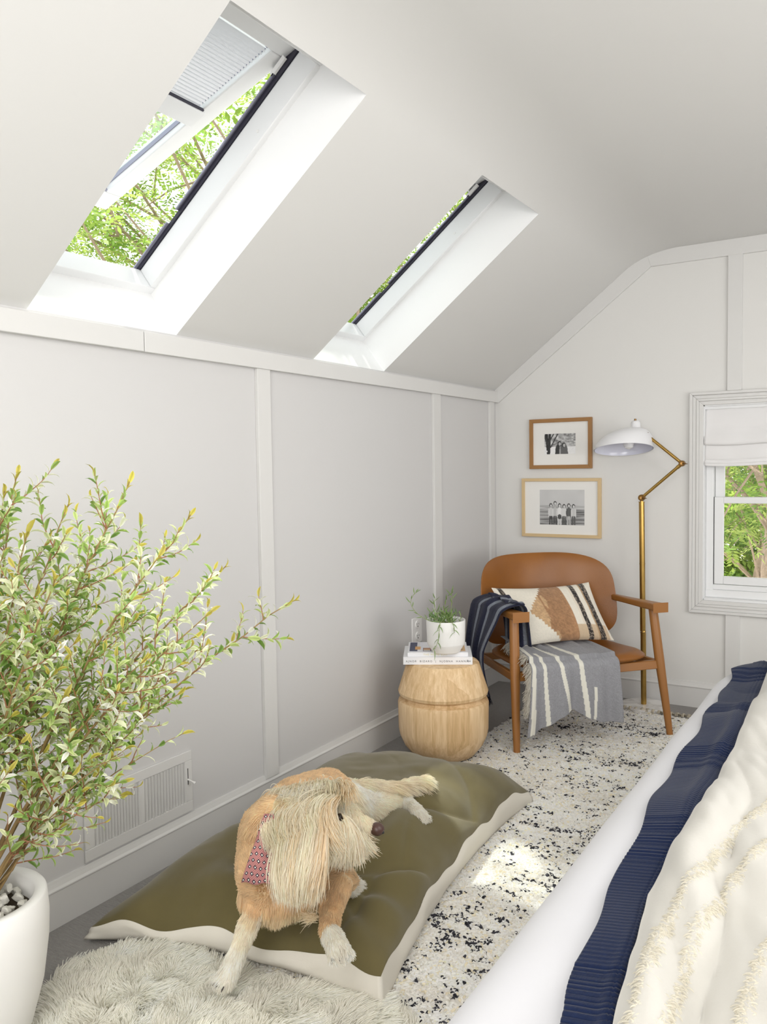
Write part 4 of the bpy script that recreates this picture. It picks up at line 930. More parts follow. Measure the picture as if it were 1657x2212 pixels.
# muzzle bridge stays short
LN0 = LN.copy()
nd = np.linalg.norm(RP-np.array(J['nose']), axis=1); LN = np.where(nd < .05, LN*.45, LN); LN = np.where((regs == 'snout') & (RN[:, 2] > .35), LN0*.6, LN); LN = np.maximum(LN, .009)
tg = fl_-(fl_*RN).sum(1)[:, None]*RN; tg += .22*np.stack([vnoise(RP[:, 0]*30, RP[:, 1]*30, RP[:, 2]*30+k*9) for k in range(3)], 1)+rng.normal(0, .07, (n, 3))
d_ = tg+LIFT[:, None]*RN; d_ /= np.linalg.norm(d_, axis=1)[:, None]
grav = np.where(LN > .024, .45, .1)
P = RP[:, None, :]+d_[:, None, :]*(T_[None, :, None]*LN[:, None, None]); P[:, :, 2] -= (T_**2)[None, :]*(LN*grav)[:, None]
tone = 1+.12*vnoise(RP[:, 0]*60, RP[:, 1]*60, RP[:, 2]*60)+rng.uniform(-.12, .12, n)
colr = np.array([RC[r] for r in regs]); mixw = np.clip(.5+.9*vnoise(RP[:, 0]*14, RP[:, 1]*14, RP[:, 2]*14+5), 0, 1)
colr = np.where((np.isin(regs, ['leg', 'foreleg']) & (RP[:, 2]+.03*vnoise(RP[:, 0]*40, RP[:, 1]*40) < .232))[:, None], colr*.4+WHITE*.6, colr); soft = np.isin(regs, ['hind', 'head', 'snout', 'tail']); colr = np.where(soft[:, None], CREAM*mixw[:, None]+WHITE*(1-mixw[:, None]), colr)
colr = np.where(((regs == 'chest') & (RP[:, 2] < .27))[:, None], colr*.6+CREAM*.45, colr)
hair('fur', P, np.array([.0008, .0008, .0007, .0005, .0002]), np.clip(colr*tone[:, None], 0, .95), MAT['fur'], dog)
# long hair of the ear flap, crown and beard
EYE, NOSEP, CAMD = np.array((.984, -3.199, .503)), np.array(J['nose'])+np.array((.035, -.003, .008)), np.array((.55, -.70, .455))
CAMD = CAMD/np.linalg.norm(CAMD)
def clear(P, lim=((EYE, .0085), (NOSEP, .017))):
    ok = np.ones(len(P), bool)
    for c_, r_ in lim:
        q = P-c_; along = q@CAMD; perp = np.linalg.norm(q-along[..., None]*CAMD, axis=-1); ok &= ~((perp < r_) & (along > -.004)).any(1)
    return ok
def beztuft(name, G, n, rad, cols, parent=dog, jit=.010, s_pow=1., start=.55):
    # G = three rows (root, middle, tip), each from the left to the right side of the lock
    s = np.clip(rng.normal(.56, .28, n), .06, 1.06)[:, None]; A, Bm, Cc_ = [np.array(r[0])*(1-s)+np.array(r[1])*s for r in G]
    lock = vnoise(s[:, 0]*16, 3.3+0*s[:, 0], 1.7)[:, None]
    t0 = (rng.random(n)**1.2*start)[:, None, None]; ln = (1-rng.random(n)**1.5*.38)[:, None, None]; T8 = np.linspace(0, 1, 9)[None, :, None]; t = t0+(ln-t0)*T8
    P = (1-t)**2*A[:, None]+2*t*(1-t)*(2*Bm-.5*(A+Cc_))[:, None]+t*t*Cc_[:, None]
    P = P+rng.normal(0, jit*.5, (n, 1, 3))*(.6+1.4*t)+np.array((.55, -.70, .45))*(rng.random((n, 1, 1))*.012*T8)
    P = P+.010*t*np.concatenate([vnoise(s*11, k*3.7+0*s, 2.2)[:, None, :]*1. for k in range(3)], 2)+.003*np.sin(T8*5+lock[:, None]*9+np.arange(3)[None, None, :]*2)*T8
    c = np.array(cols[0])*(1+.20*vnoise(s*60, 1.5+0*s, 2.5)+rng.uniform(-.10, .10, (n, 1))); k2 = vnoise(s*26, 8.1+0*s, 5.5) > .30; c = np.where(k2 & (rng.random((n, 1)) < .7), np.array(cols[1])*rng.uniform(.85, 1.1, (n, 1)), c)
    k_ = clear(P); P, c = P[k_], c[k_]
    return hair(name, P, rad*np.array([1, 1, 1, 1, 1, .9, .8, .6, .25]), np.clip(c, 0, .97), MAT['fur'], parent)
EAm = [[(.806, -3.198, .46), (.940, -3.215, .52)], [(.892, -3.343, .435), (1.030, -3.355, .49)], [(.950, -3.388, .368), (1.022, -3.375, .380)]]
V = []
for i in range(13):
    t = i/12
    for k in range(9):
        s = .12+.76*k/8; A, Bm, C_ = [Vector(r[0]).lerp(Vector(r[1]), s) for r in EAm]; q = A*(1-t)**2+(Bm*2-(A+C_)*.5)*2*t*(1-t)+C_*t*t; V.append(q-Vector((.55, -.70, .45))*.012)
ear = mesh('ear', V, grid(13, 9), attr_mat('ear_skin', .8), dog, True, col=np.tile(CREAM*.75, (len(V), 1))); so = ear.modifiers.new('t', 'SOLIDIFY'); so.thickness = .008
LT, GD = np.array((.97, .89, .75)), np.array((.88, .74, .54))
beztuft('ear_hair', EAm, 8500, .0009, (LT, GD), ear, .012)
beztuft('crown_hair', [[(.799, -3.143, .50), (.943, -3.159, .535)], [(.772, -3.221, .460), (.983, -3.267, .525)], [(.868, -3.329, .445), (1.041, -3.301, .475)]], 8000, .0009, (np.array((.95, .88, .74)), GD), dog, .014)
beztuft('cheek_hair', [[(.956, -3.199, .52), (.989, -3.190, .500)], [(1.008, -3.272, .495), (1.018, -3.196, .46)], [(1.000, -3.312, .44), (1.022, -3.196, .395)]], 4200, .0008, (LT, GD), dog, .012)
beztuft('beard', [[(.975, -3.180, .47), (.972, -3.065, .415)], [(1.004, -3.204, .445), (.982, -3.092, .395)], [(1.012, -3.222, .395), (.998, -3.084, .372)]], 4200, .0008, (np.array((.95, .88, .74)), GD), dog, .012)
beztuft('neck_ruff', [[(.718, -3.126, .46), (.834, -3.029, .48)], [(.698, -3.117, .475), (.894, -3.069, .52)], [(.749, -3.214, .465), (.982, -3.174, .53)]], 4500, .0009, (np.array((.95, .88, .74)), GD), dog, .016)
# wispy tuft behind the foreleg
roots = np.array(J['foR'])+np.array((-.03, -.03, -.02))+rng.normal(0, .005, (120, 3)); dirs = np.array((-.9, -.5, -.1))+rng.normal(0, .35, (120, 3)); dirs /= np.linalg.norm(dirs, axis=1)[:, None]
hair('leg_tuft', roots[:, None, :]+dirs[:, None, :]*(np.array([0, .3, .6, 1])[None, :, None]*rng.uniform(.02, .045, (120, 1, 1))), np.array([.0008, .0008, .0006, .0002]), np.tile(CREAM, (120, 1)), MAT['fur'], dog)
# nose, eye, claws
nv_ = (J['nose']-J['sn0']+Vector((.06, -.01, 0))).normalized(); NP = J['nose']+nv_*.008+Vector((.85, .53, 0))*.014+Vector((.55, -.70, .45))*.014
bm = [], []
icos(NP, .0205, bm[0], bm[1], 20, 12); ns_ = mesh('nose', [(NP.x+(v[0]-NP.x)*1.0, NP.y+(v[1]-NP.y)*1.0, NP.z+(v[2]-NP.z)*.85) for v in bm[0]], bm[1], simple('nose_leather', (.075, .035, .028), .35, 400, .3, .001), dog, True)
for s in (-1, 1):
    sd = nv_.cross(up).normalized(); q = NP+nv_*.017+sd*s*.008-up*.001; bm = [], []; icos(q, .0042, bm[0], bm[1], 10, 6); mesh('nostril', bm[0], bm[1], MAT['void'], ns_, True)
for q in (Vector((.978, -3.192, .498)), Vector((.905, -3.075, .505))):
    bm = [], []; icos(q, .0125, bm[0], bm[1], 16, 10); mesh('eye', bm[0], bm[1], bpy.data.materials.get('dark_eye') or simple('dark_eye', (.02, .012, .008), .08), dog, True)
for A, Bq, r_ in TOES:
    d_ = (Bq-A).normalized(); b = B(); b.tube([Bq+d_*.006, Bq+d_*.012-up*.003, Bq+d_*.016-up*.008], [.0034, .0026, .0008], 8); b.done('claw', simple('claw_horn', (.04, .03, .028), .4) if 'claw_horn' not in bpy.data.materials else bpy.data.materials['claw_horn'], dog, smooth=True)
# bandana: triangle laid over the shoulder
bvh = BVHTree.FromPolygons([tuple(map(float, v)) for v in DV], [tuple(p.vertices) for p in dm.polygons])
A0, A1, A2 = Vector((.702, -3.130, .47)), Vector((.785, -3.362, .352)), Vector((.912, -3.345, .372))
dirb = Vector((.55, -.70, .45)).normalized(); Vt = []; uvb = []; NB = 44; VALID = []
for i in range(NB+1):
    for j in range(NB+1):
        t = i/NB; s = j/NB; tt_ = .22+.78*t; p = A0*(1-tt_)+(A1*(1-s)+A2*s)*tt_; hit = bvh.ray_cast(p+dirb*.5, -dirb, 1.2)
        q = hit[0] if hit[0] is not None else p
        Vt.append(Vector(q)+dirb*.020+Vector((0, 0, .003*sin(s*t*14)))); uvb.append(((s-.5)*(.22+.78*t)*.15+1., t*.21+1.))
W_ = np.array([list(v) for v in Vt]).reshape(NB+1, NB+1, 3)
for _ in range(6): W_[1:-1, 1:-1] = (W_[:-2, 1:-1]+W_[2:, 1:-1]+W_[1:-1, :-2]+W_[1:-1, 2:])/4*.7+W_[1:-1, 1:-1]*.3
m = NT('bandana_cotton'); tc = m.n('ShaderNodeTexCoord'); sp = m.n('ShaderNodeSeparateXYZ'); m.l(tc.outputs['UV'], sp.inputs[0])
px = m.math('MULTIPLY', sp.outputs[0], 52.); py = m.math('MULTIPLY', sp.outputs[1], 52.); row = m.math('FLOOR', py); sh = m.math('MULTIPLY', m.math('MODULO', row, 2.), .5)
fx = m.math('ABSOLUTE', m.math('SUBTRACT', m.math('FRACT', m.math('ADD', m.math('ADD', px, sh), 50.)), .5)); fy = m.math('ABSOLUTE', m.math('SUBTRACT', m.math('FRACT', py), .5))
dd = m.math('ADD', fx, fy); isd = m.math('LESS_THAN', dd, .34); isw = m.math('LESS_THAN', dd, .15)
st2 = m.math('LESS_THAN', m.math('FRACT', m.math('MULTIPLY', m.math('ADD', px, py), 3.)), .35)
c0 = m.mix(st2, (.36, .13, .13), (.52, .27, .255)); c1 = m.mix(isd, c0, (.015, .018, .035)); c2 = m.mix(isw, c1, (.80, .76, .70)); m.set(c2, .85)
o = mesh('bandana', W_.reshape(-1, 3), gridN(NB+1, NB+1), m.m, dog, True, uv=uvb); so = o.modifiers.new('t', 'SOLIDIFY'); so.thickness = .0025

# ================================================================== BED
BY0, BY1 = -4.15, -1.36
def hump(x, y): return .020*float(fbm(x*2.2, y*1.6, 2.0, 3))+.006*sin(y*9+2*x)
def duv(u, v):   # u along y (far to near), v from the floor on the left side up and over to the right
    y = BY1+(BY0-BY1)*u; ripple = .020*sin(y*7+.6)+.012*sin(y*15+2)
    if v < .3:
        t = v/.3; z = .03+.47*t; x = 1.56+.04*t+ripple*(1-t)*.8
    elif v < .45:
        t = (v-.3)/.15; q = t*pi/2; x = 1.60+.125*(1-cos(q)); z = .50+.115*sin(q)
    else:
        t = (v-.45)/.55; x = 1.725+2.3*t**1.3; z = .615+.03*sm(t*6)
    e = 1-u*1.0; dist = (BY1-y)      # far end rolls down
    R_ = .16
    if dist < R_ and v >= .3:
        k = 1-dist/R_; z -= (z-.42)*(1-sqrt(max(0, 1-k*k)))*.95; 
    if v < .45 and dist < .30: x += .10*(1-dist/.30)**2
    z += hump(x, y)*(v > .3)*min(1, (v-.3)*6+.0)
    return Vector((x, y, z))
root = empty('bed', (2.7, -2.75, 0), 'bed at the right, mostly hidden under its bedding', 'bed')
b = B(); b.box((1.66, BY0+.05, .10), (4.2, BY1-.06, .32)); b.done('bed_base', simple('base_linen', (.6, .58, .55), .9), root, bevel=.02)
b = B(); b.box((1.66, BY0+.05, .325), (4.2, BY1-.06, .56)); b.done('mattress', MAT['paper'], root, bevel=.05, seg=4)
V = []; nu, nv = 150, 110
for i in range(nu):
    for j in range(nv): V.append(duv(i/(nu-1), j/(nv-1)))
Vf = [];  # far end drop
for j in range(nv):
    v = j/(nv-1); p = duv(0, v); Vf.append(Vector((p.x, BY1+.02, .03)))
V2 = Vf+V; 
duvet_m = simple('white_cotton', (.64, .64, .67), .8, 6, .12, .01, sheen=.15)
dv = tag(mesh('duvet', V2, gridN(nu+1, nv), duvet_m, None, True), 'smooth white duvet covering the bed', 'duvet')
bed_bvh = BVHTree.FromPolygons([tuple(v) for v in V2], gridN(nu+1, nv))
def ontop(x, y, off):
    h = bed_bvh.ray_cast(Vector((x, y, 2)), Vector((0, 0, -1))); z = h[0].z if h[0] is not None else .4
    return Vector((x, y, z+off))
KL = [(-4.0, 1.83), (-3.81, 1.81), (-3.69, 1.778), (-3.446, 1.755), (-3.162, 1.741), (-2.666, 1.723), (-2.316, 1.704), (-1.378, 1.672)]
KR = [(-4.0, 1.90), (-3.78, 1.871), (-3.5, 1.836), (-3.05, 1.852), (-2.56, 1.846), (-1.71, 1.808), (-1.378, 1.80)]
def runner(u, v):
    y = -1.30+(-4.05+1.30)*u; xl, xr = lerpk(y, KL), lerpk(y, KR)+.035
    xl += .006*sin(y*17)+.010*float(vnoise(y*4, 2))
    x = xl+(xr-xl)*v
    if y > BY1+.0: k = (y-BY1)/.06; p = ontop(x, BY1-.004, .012); p.y = BY1+.03; p.z -= .12*k; return p
    p = ontop(x, y, .010); rib = 1 if ((y*-1.9) % 1) < .38 else 0
    p.z += .0013*sin(y*2*pi/.013)*rib+.010*exp(-((v-.55)/.10)**2)*(.5+.5*sin(y*4.2))+.004*sin(v*2*pi*14)*(v > .55)*.35+.008*abs(float(vnoise(y*5, x*5, 3)))
    if .0 < v < .02: p.z -= .004
    return p
m = NT('navy_rib'); co = m.coord(); m.set(m.mix(m.noise(co, 160, 2), (.004, .009, .034), (.008, .018, .060)), .9, spec=.15, sheen=.12)
w_ = m.n('ShaderNodeTexWave'); w_.bands_direction = 'Y'; w_.inputs['Scale'].default_value = 30; w_.inputs['Distortion'].default_value = .6; m.l(co, w_.inputs['Vector']); m.bump(m.math('ADD', w_.outputs['Fac'], m.noise(co, 300, 2)), .35, .002)
V = []; nu, nv = 900, 44
for i in range(nu):
    for j in range(nv): V.append(runner(i/(nu-1), j/(nv-1)))
o = mesh('navy_blanket', V, gridN(nu, nv), m.m, None, True); so = o.modifiers.new('t', 'SOLIDIFY'); so.thickness = .006; so.offset = 1
tag(o, 'dark navy ribbed blanket running in a band along the bed', 'blanket')
FR = [[(1.912, -3.95), (1.905, -3.82), (1.891, -3.675), (1.907, -3.487), (1.942, -3.238), (1.972, -3.106), (2.02, -2.9)], [(1.948, -3.95), (1.94, -3.8), (1.935, -3.623), (1.964, -3.437), (1.998, -3.31), (2.06, -3.15)], [(2.03, -3.95), (2.028, -3.749), (2.036, -3.629), (2.06, -3.5)]]
def fx_(i, y):
    A = sorted([(q[1], q[0]) for q in FR[i]]); return lerpk(y, A) if A[0][0] <= y <= A[-1][0] else None
def crm(u, v):
    y = -1.40+(-4.08+1.40)*u; xl = lerpk(y, KR); x = xl+(3.1-xl)*v**1.5
    p = ontop(x, y, .028+.008*sm(v*14))
    near = sm((-y-2.0)/1.2)
    c_ = x*1.25+.28*y; p.z += near*(.022*float(fbm(x*11+y*3.6, y*2.4, 4, 3))+.024*(abs(sin(c_*17+2*float(vnoise(x*2, y*2, 1))))**.7)*sm((v-.01)*10))
    p.z += .006*sin(y*5+x*10)*sm(v*8)
    for i in range(3):
        f = fx_(i, y)
        if f: p.z += .0035*exp(-((x-f)/.006)**2)
    return p
m = NT('cream_wool'); co = m.coord(); w_ = m.n('ShaderNodeTexChecker'); w_.inputs['Scale'].default_value = 420; m.l(co, w_.inputs[0])
m.set((.54, .522, .48), .95, spec=.1, sheen=.2); m.bump(m.math('ADD', w_.outputs['Fac'], m.noise(co, 120, 3)), .30, .002)
V = []; nu, nv = 260, 110
for i in range(nu):
    for j in range(nv): V.append(crm(i/(nu-1), j/(nv-1)))
crb = mesh('cream_throw', V, gridN(nu, nv), m.m, None, True); so = crb.modifiers.new('t', 'SOLIDIFY'); so.thickness = .006; so.offset = 1
tag(crb, 'cream wool throw with fringed ridges lying beside the navy band on the bed', 'throw')
cr_bvh = BVHTree.FromPolygons([tuple(v) for v in V], gridN(nu, nv)); P = []; cc = []
for i in range(3):
    ys_ = [q[1] for q in FR[i]]; y0, y1 = min(ys_), max(ys_); n = int((y1-y0)*2600)
    for k in range(n):
        y = random.uniform(y0, y1); x = fx_(i, y)+random.gauss(0, .0036); h = cr_bvh.ray_cast(Vector((x, y, 2)), Vector((0, 0, -1)))
        if h[0] is None: continue
        s = 1 if random.random() < .5 else -1; d_ = Vector((s*random.uniform(.2, 1), random.uniform(-.7, .7), random.uniform(.2, .9))).normalized(); l_ = random.uniform(.006, .017)
        P.append([list(h[0]+up*.004+d_*l_*t-up*l_*.7*t*t) for t in (0, .35, .7, 1)]); cc.append(np.array((.76, .72, .62))*random.uniform(.9, 1.04))
hair('fringe', np.array(P), np.array([.0013, .0012, .0010, .0004]), np.array(cc), MAT['fur'], crb)

# ================================================================== PLANTER AND SHRUB
PX, PY, PR, PZt = .347, -3.799, .158, .40
root = empty('potted_shrub', (PX, PY, 0), 'tall variegated leafy shrub in a large white planter by the left wall', 'potted shrub')
b = B(); b.lathe([(0, 0), (.078, 0), (.086, .006), (.118, .08), (.146, .18), (.160, .28), (.163, .34), (PR+.001, PZt-.006), (PR-.003, PZt-.001), (PR-.013, PZt), (PR-.024, PZt-.002), (PR-.028, PZt-.008), (PR-.030, .30), (PR-.05, .24), (0, .24)], (PX, PY, 0), 96, False, False)
b.done('planter', MAT['ceramic'], root, smooth=True, angle=50)
b = B(); b.lathe([(0, .345), (.1275, .345)], (PX, PY, 0), 40, False, False); b.done('soil', MAT['soil'], root)
protos = []
for k in range(5):
    bm = [], []; icos((0, 0, 0), 1.0, bm[0], bm[1], 9, 6); sc_ = np.array((random.uniform(.9, 1.25), random.uniform(.7, 1.0), random.uniform(.55, .8)))
    A = np.array(bm[0]); nrm = A/np.maximum(np.linalg.norm(A, axis=1), 1e-6)[:, None]; A = A*(1+.22*vnoise(nrm[:, 0]*1.8+k*9, nrm[:, 1]*1.8, nrm[:, 2]*1.8)[:, None])*sc_
    for _ in range(5):
        pn = rng.normal(0, 1, 3); pn /= np.linalg.norm(pn); d_ = A@pn; lim = .62*d_.max(); A = A-np.clip(d_-lim, 0, None)[:, None]*pn
    me = bpy.data.meshes.new('pebble'); me.from_pydata([tuple(v) for v in A], [], bm[1]); me.materials.append(MAT['pebble'] if 'pebble' in MAT else MAT.setdefault('pebble', simple('pebble_stone', (.66, .64, .58), .7, 30, .3, .01, var=.12))); protos.append(me)
cnt = 0; placed = []
for layer, (z0, rmax, npb) in enumerate(((.362, .110, 34), (.378, .100, 16))):
    tries = 0; got = 0
    while got < npb and tries < 6000:
        tries += 1; a = random.uniform(0, 2*pi); r_ = sqrt(random.random())*rmax; x, y = PX+r_*cos(a), PY+r_*sin(a); s = random.uniform(.0135, .0185)
        if any((x-q[0])**2+(y-q[1])**2 < (.86*(s+q[2]))**2 for q in placed if q[3] == layer): continue
        placed.append((x, y, s, layer)); got += 1
        o = bpy.data.objects.new('pebble', random.choice(protos)); COL.objects.link(o); o.location = (x, y, z0+random.uniform(-.002, .004)); o.scale = (s, s, s); o.rotation_euler = (random.uniform(-.5, .5), random.uniform(-.5, .5), random.uniform(0, 6.28))
        tag(o, 'grey-white rounded pebble inside the large white planter', 'pebble', 'pebbles in the large planter')
# stems
bark = simple('shrub_bark', (.26, .17, .065), .7, 60, .4, .002, var=.3); twigm = simple('red_twig', (.32, .14, .07), .6, 40, .2, .001, var=.2)
TIPS = [((.448, -3.746, 1.36), 1), ((.383, -3.668, 1.40), 1), ((.537, -3.644, 1.325), 1), ((.502, -3.457, 1.327), 1), ((.591, -3.507, 1.375), 1), ((.708, -3.526, 1.201), .9), ((.615, -3.329, 1.284), 1), ((.707, -3.300, 1.151), 1), ((.820, -3.474, 1.069), .8), ((.796, -3.122, 1.044), 1), ((.729, -3.427, .962), .8), ((.633, -3.384, .835), .8), ((.595, -3.351, .707), .6), ((.682, -3.631, .75), .2), ((.605, -3.567, .619), .7), ((.602, -3.798, 1.273), 1), ((.413, -3.482, 1.183), 1), ((.677, -3.788, 1.176), 1), ((.723, -3.584, .971), .8), ((.616, -3.705, .644), .7), ((.402, -3.798, 1.32), 1), ((.582, -3.896, 1.136), 1), ((.25, -3.9, 1.3), 1), ((.2, -3.7, 1.25), 1), ((.18, -4.1, 1.1), 1), ((.4, -4.1, 1.2), 1), ((.62, -4.05, .95), 1)]
LEAVES = []       # (pos, dir, normal, length, colour)
LC = [np.array(c) for c in ((.17, .30, .055), (.30, .44, .10), (.46, .56, .20), (.66, .72, .40), (.80, .83, .58), (.88, .88, .74))]
def leafcol(tipness):
    r_ = random.random()
    if tipness > .93: return np.array((.46, .40, .06))*random.uniform(.85, 1.2)
    w_ = [.12, .22, .24, .18, .14, .10]; k = random.choices(range(6), w_)[0]; return LC[k]*random.uniform(.8, 1.15)
def curve(P0, P1, bend, n=14):
    P0, P1 = Vector(P0), Vector(P1); m_ = P0.lerp(P1, .45)+bend; out = []
    for i in range(n+1): t = i/n; out.append(P0*(1-t)**2+m_*2*t*(1-t)+P1*t*t)
    for i in range(2, n): out[i] += Vector((random.gauss(0, 1), random.gauss(0, 1), random.gauss(0, 1)))*.0025
    return out
def leafy(Q, dens, t0=.2, ll=.048):
    L_ = sum((Q[i+1]-Q[i]).length for i in range(len(Q)-1)); n = int(L_*dens); ph = random.uniform(0, 6)
    for k in range(n):
        t = t0+(1-t0)*(k+.5)/n; f = t*(len(Q)-1); i = min(int(f), len(Q)-2); p = Q[i].lerp(Q[i+1], f-i); T_ = (Q[i+1]-Q[i]).normalized(); a = T_.orthogonal().normalized(); a.rotate(Matrix.Rotation(ph+k*2.4, 3, T_))
        d_ = (a*(.85-.4*(t > .9))+T_*(.55+.5*(t > .9))+up*.08).normalized(); LEAVES.append((p, d_, T_, ll*random.uniform(.65, 1.1)*(1-.25*t), leafcol(t)))
def twig(p, d_, l_, bend=.3):
    Q = []; q = Vector(p); d_ = Vector(d_).normalized()
    for i in range(7): Q.append(q.copy()); d_ = (d_+up*.07+Vector((random.gauss(0, 1), random.gauss(0, 1), random.gauss(0, 1)))*.07).normalized(); q = q+d_*l_/6
    return Q
tw_b = B()
for ti_, (tp, lf) in enumerate(TIPS):
    a = random.uniform(0, 2*pi); r_ = random.uniform(.004, .028); tp = Vector(tp); hd = Vector((tp.x-PX, tp.y-PY, 0)); bs = Vector((PX-.02, PY-.01, .34))+Vector((r_*cos(a), r_*sin(a), 0))+hd*.02
    Q = curve(bs, tp, Vector((0, 0, .10))-hd*.10); rad = [.0052*(1-.76*i/(len(Q)-1)) for i in range(len(Q))]
    if ti_ in (12, 13, 14, 19): rad = [r*.65 for r in rad]
    b = B(); b.tube(Q, rad, 8); b.done('stem', bark, root, smooth=True)
    if lf > .3: leafy(Q[7:], 80*lf, .05)
    nb = {1: 15, .9: 14, .8: 13, .7: 9, .6: 4, .2: 2}.get(lf, 7)
    for k in range(nb):
        t = .30+.62*k/nb+random.uniform(0, .05); f = t*(len(Q)-1); i = min(int(f), len(Q)-2); p = Q[i].lerp(Q[i+1], f-i); T_ = (Q[i+1]-Q[i]).normalized(); o_ = T_.orthogonal().normalized(); o_.rotate(Matrix.Rotation(random.uniform(0, 6.28), 3, T_))
        tq = twig(p, T_*.8+o_*.95, random.uniform(.09, .24)*(1.2-t*.6)); 
        if min(v.x for v in tq) < .02: continue
        tw_b.tube(tq, [.0018*(1-.6*j/6) for j in range(7)], 5); leafy(tq, 115*max(lf, .4), .08, .042)
o = tw_b.done('twigs', twigm, root, smooth=True); o['kind'] = 'stuff'
def leafgeo(p, d_, T_, l_):
    s_ = d_.cross(T_); s_ = s_.normalized() if s_.length > 1e-4 else d_.orthogonal().normalized(); nr = s_.cross(d_).normalized(); w_ = l_*.17; V = []
    for t, ww, zz in ((0, .12, 0), (.22, .75, .03), (.5, 1.0, .045), (.78, .7, .02), (1, .02, -.06)):
        c_ = p+d_*l_*t+nr*l_*zz*2
        V += [c_-s_*w_*ww+nr*w_*ww*.35, c_-nr*0, c_+s_*w_*ww+nr*w_*ww*.35]
    return V
LF = []
for i in range(4): LF += [(i*3, i*3+1, i*3+4, i*3+3), (i*3+1, i*3+2, i*3+5, i*3+4)]
LEAVES = [l for l in LEAVES if l[0].x > .012 and (l[0]+l[1]*l[3]).x > .004]
# nearest and largest leaves are single parts, the rest is joined
def fw(l): v = l[0]-CAM; return v.dot(F), v.dot(R2), v.dot(U2)
vis = []
for i, l in enumerate(LEAVES):
    z, x, y = fw(l)
    if z > 0 and -.467*z < x: vis.append((l[3]*(1+.6*random.random())/z, i))
vis.sort(reverse=True); solo = set(i for _, i in vis[:300])
for i in sorted(solo):
    p, d_, T_, l_, c_ = LEAVES[i]; V = leafgeo(p, d_, T_, l_); mesh('leaf', V, LF, MAT['leafm'], root, True, col=np.tile(c_, (15, 1))*np.linspace(1.1, .9, 15)[:, None])
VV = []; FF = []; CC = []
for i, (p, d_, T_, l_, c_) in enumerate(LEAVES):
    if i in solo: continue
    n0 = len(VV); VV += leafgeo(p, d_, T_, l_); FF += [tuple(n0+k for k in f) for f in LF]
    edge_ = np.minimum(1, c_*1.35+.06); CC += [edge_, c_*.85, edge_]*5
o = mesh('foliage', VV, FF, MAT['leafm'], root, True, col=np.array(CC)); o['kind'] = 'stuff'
print('leaves', len(LEAVES))

# ================================================================== OUTSIDE
b = B(); b.box((-40, .6, -3.1), (45, 90, -2.9)); tag(b.done('ground', simple('pale_paving', (.72, .70, .66), .9, 2, .2, .02, var=.1)), kind='structure')
MAT['leaf_out'] = attr_mat('tree_leaf', .5, transl=.5)
def pinnate(VV, FF, CC, p, d_, l_, nlf, ll, c_):
    s_ = Vector(d_).cross(up+Vector((random.gauss(0, .4), random.gauss(0, .4), 0))).normalized(); nr = s_.cross(d_)
    for k in range(nlf):
        t = (k//2+1)/(nlf//2+1); sd = 1 if k % 2 else -1
        if k == nlf-1: sd = 0; t = 1
        q = p+d_*l_*t-up*l_*.25*t*t; e = (s_*sd*.9+d_*.5+nr*random.gauss(0, .15)-up*.15).normalized() if sd else d_; w_ = e.cross(nr).normalized()*ll*.19
        n0 = len(VV); VV += [q, q+e*ll*.45+w_, q+e*ll, q+e*ll*.45-w_]; FF.append((n0, n0+1, n0+2, n0+3)); CC += [c_]*4
def tree(label, base, lean, trunk_r, height, crown_c, crown_r, nbr, nclump, nleaf, ll, cols, hole=None, fillseed=1):
    rs = random.Random(fillseed); root = empty('tree', base, label, 'tree'); base = Vector(base); crown_c = Vector(crown_c); top_ = base+Vector(lean)+up*height
    bk_ = bpy.data.materials.get('bark') or simple('bark', (.40, .30, .22), .9, 14, 1., .05, var=.35)
    b = B(); Q = [base.lerp(top_, i/8)+Vector((.05*sin(i*1.3), .05*cos(i), 0)) for i in range(9)]; b.tube(Q, [trunk_r*(1.25-.7*i/8) for i in range(9)], 20); b.done('trunk', bk_, root, smooth=True)
    bb = B(); ends = []
    for k in range(nbr):
        s = Q[rs.randint(4, 8)]; while_ = 0
        e = crown_c+Vector((rs.uniform(-1, 1)*crown_r[0], rs.uniform(-1, 1)*crown_r[1], rs.uniform(-.9, .9)*crown_r[2]))*.85
        m_ = s.lerp(e, .5)+Vector((rs.gauss(0, .2), rs.gauss(0, .2), .35)); C = [s*(1-t)**2+m_*2*t*(1-t)+e*t*t for t in [i/8 for i in range(9)]]
        bb.tube(C, [trunk_r*.13*(1-.85*i/8) for i in range(9)], 7)
        for j in range(6):
            p = C[rs.randint(3, 8)]; e2 = p+Vector((rs.gauss(0, .5), rs.gauss(0, .5), rs.gauss(.05, .35))); bb.tube([p, p.lerp(e2, .5)+up*.05, e2], [.012, .009, .004], 5); ends += [e2, p.lerp(e2, .6)]
        ends.append(e)
    bb.done('branches', bk_, root, smooth=True)
    VV, FF, CC = [], [], []
    for k in range(nclump):
        c_ = ends[k % len(ends)]+Vector((rs.gauss(0, .10), rs.gauss(0, .10), rs.gauss(0, .08)))
        for j in range(nleaf):
            d_ = Vector((rs.gauss(0, 1), rs.gauss(0, 1), rs.gauss(-.1, .6))).normalized(); p = c_+d_*rs.uniform(0, .10)
            if hole and hole(p): continue
            cc_ = np.array(rs.choice(cols))*rs.uniform(.75, 1.2); pinnate(VV, FF, CC, p, d_, rs.uniform(.20, .34), 11, ll*rs.uniform(.7, 1.2), cc_)
    o = mesh('foliage', VV, FF, MAT['leaf_out'], root, col=np.array(CC)); o['kind'] = 'stuff'; return root
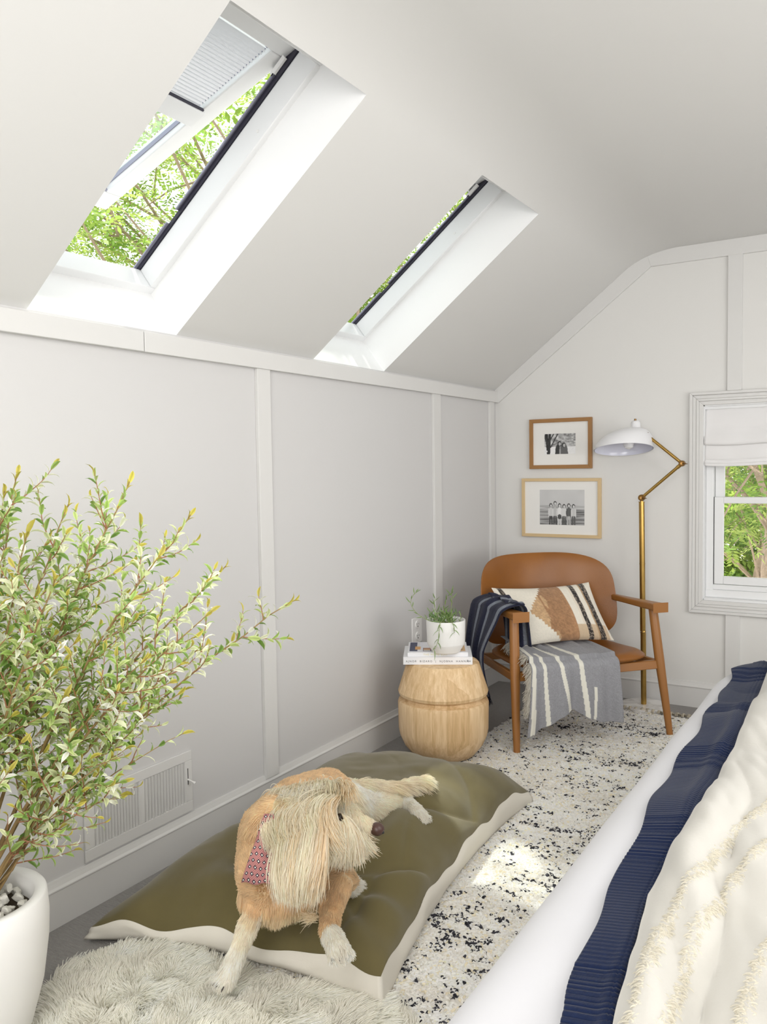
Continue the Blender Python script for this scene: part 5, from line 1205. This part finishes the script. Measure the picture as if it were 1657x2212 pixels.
GC = [(.30, .46, .07), (.42, .56, .12), (.22, .38, .07), (.50, .60, .16)]
tree('leafy tree with long compound leaves seen through the roof windows', (-4.3, 4.6, -2.95), (.4, -.4, 0), .24, 6.6, (-2.5, .4, 4.0), (2.5, 3.2, 2.0), 44, 2900, 3, .062, GC, lambda p: (p-(Vector((.4, -3.0, 2.2))+Vector((-.42, .27, 1))*(p.z-2.2))).length < .62, 3)
tree('thick-trunked shade tree just outside the sash window', (1.42, 4.3, -2.95), (-.12, -.1, 0), .30, 6.5, (1.2, 3.6, 1.9), (1.7, 1.6, 1.5), 24, 620, 3, .065, GC+[(.12, .24, .05)], None, 5)
tree('smaller leafy tree farther off beyond the sash window', (.2, 11.0, -2.95), (.1, .0, 0), .18, 4.2, (.1, 10.5, 1.2), (2.2, 1.6, 1.9), 22, 420, 3, .12, GC, None, 9)
root = empty('picket_fence', (0, 17, -2.9), 'low white picket fence far behind the trees outside', 'fence')
pk = None
for k in range(34):
    x = -5.2+k*.22
    if pk is None:
        b = B(); b.hexa([(0, 0, 0), (.09, 0, 0), (.09, .02, 0), (0, .02, 0), (0, 0, .95), (.09, 0, .95), (.09, .02, .95), (0, .02, .95)]); pk = b.done('picket', MAT['frame_w'], root); pk.location = (x, 0, 0); pk.matrix_parent_inverse = Matrix.Identity(4)
    else: o = pk.copy(); COL.objects.link(o); o.location = (x, 0, 0)
b = B(); b.box((-5.3, 17.02, -2.6), (2.4, 17.05, -2.52)); b.box((-5.3, 17.02, -2.2), (2.4, 17.05, -2.12)); b.done('rail', MAT['frame_w'], root)
VV, FF, CC = [], [], []
for k in range(5200):
    p = Vector((random.uniform(-8, 4), random.uniform(18, 20), random.uniform(-2.9, 1.0+.8*sin(k)))); d_ = Vector((random.gauss(0, 1), random.gauss(0, 1), random.gauss(0, 1))).normalized(); pinnate(VV, FF, CC, p, d_, .5, 7, .26, np.array(random.choice(GC))*.95)
o = mesh('hedge', VV, FF, MAT['leaf_out'], col=np.array(CC)); tag(o, 'tall green hedge at the far end of the yard outside', 'hedge')
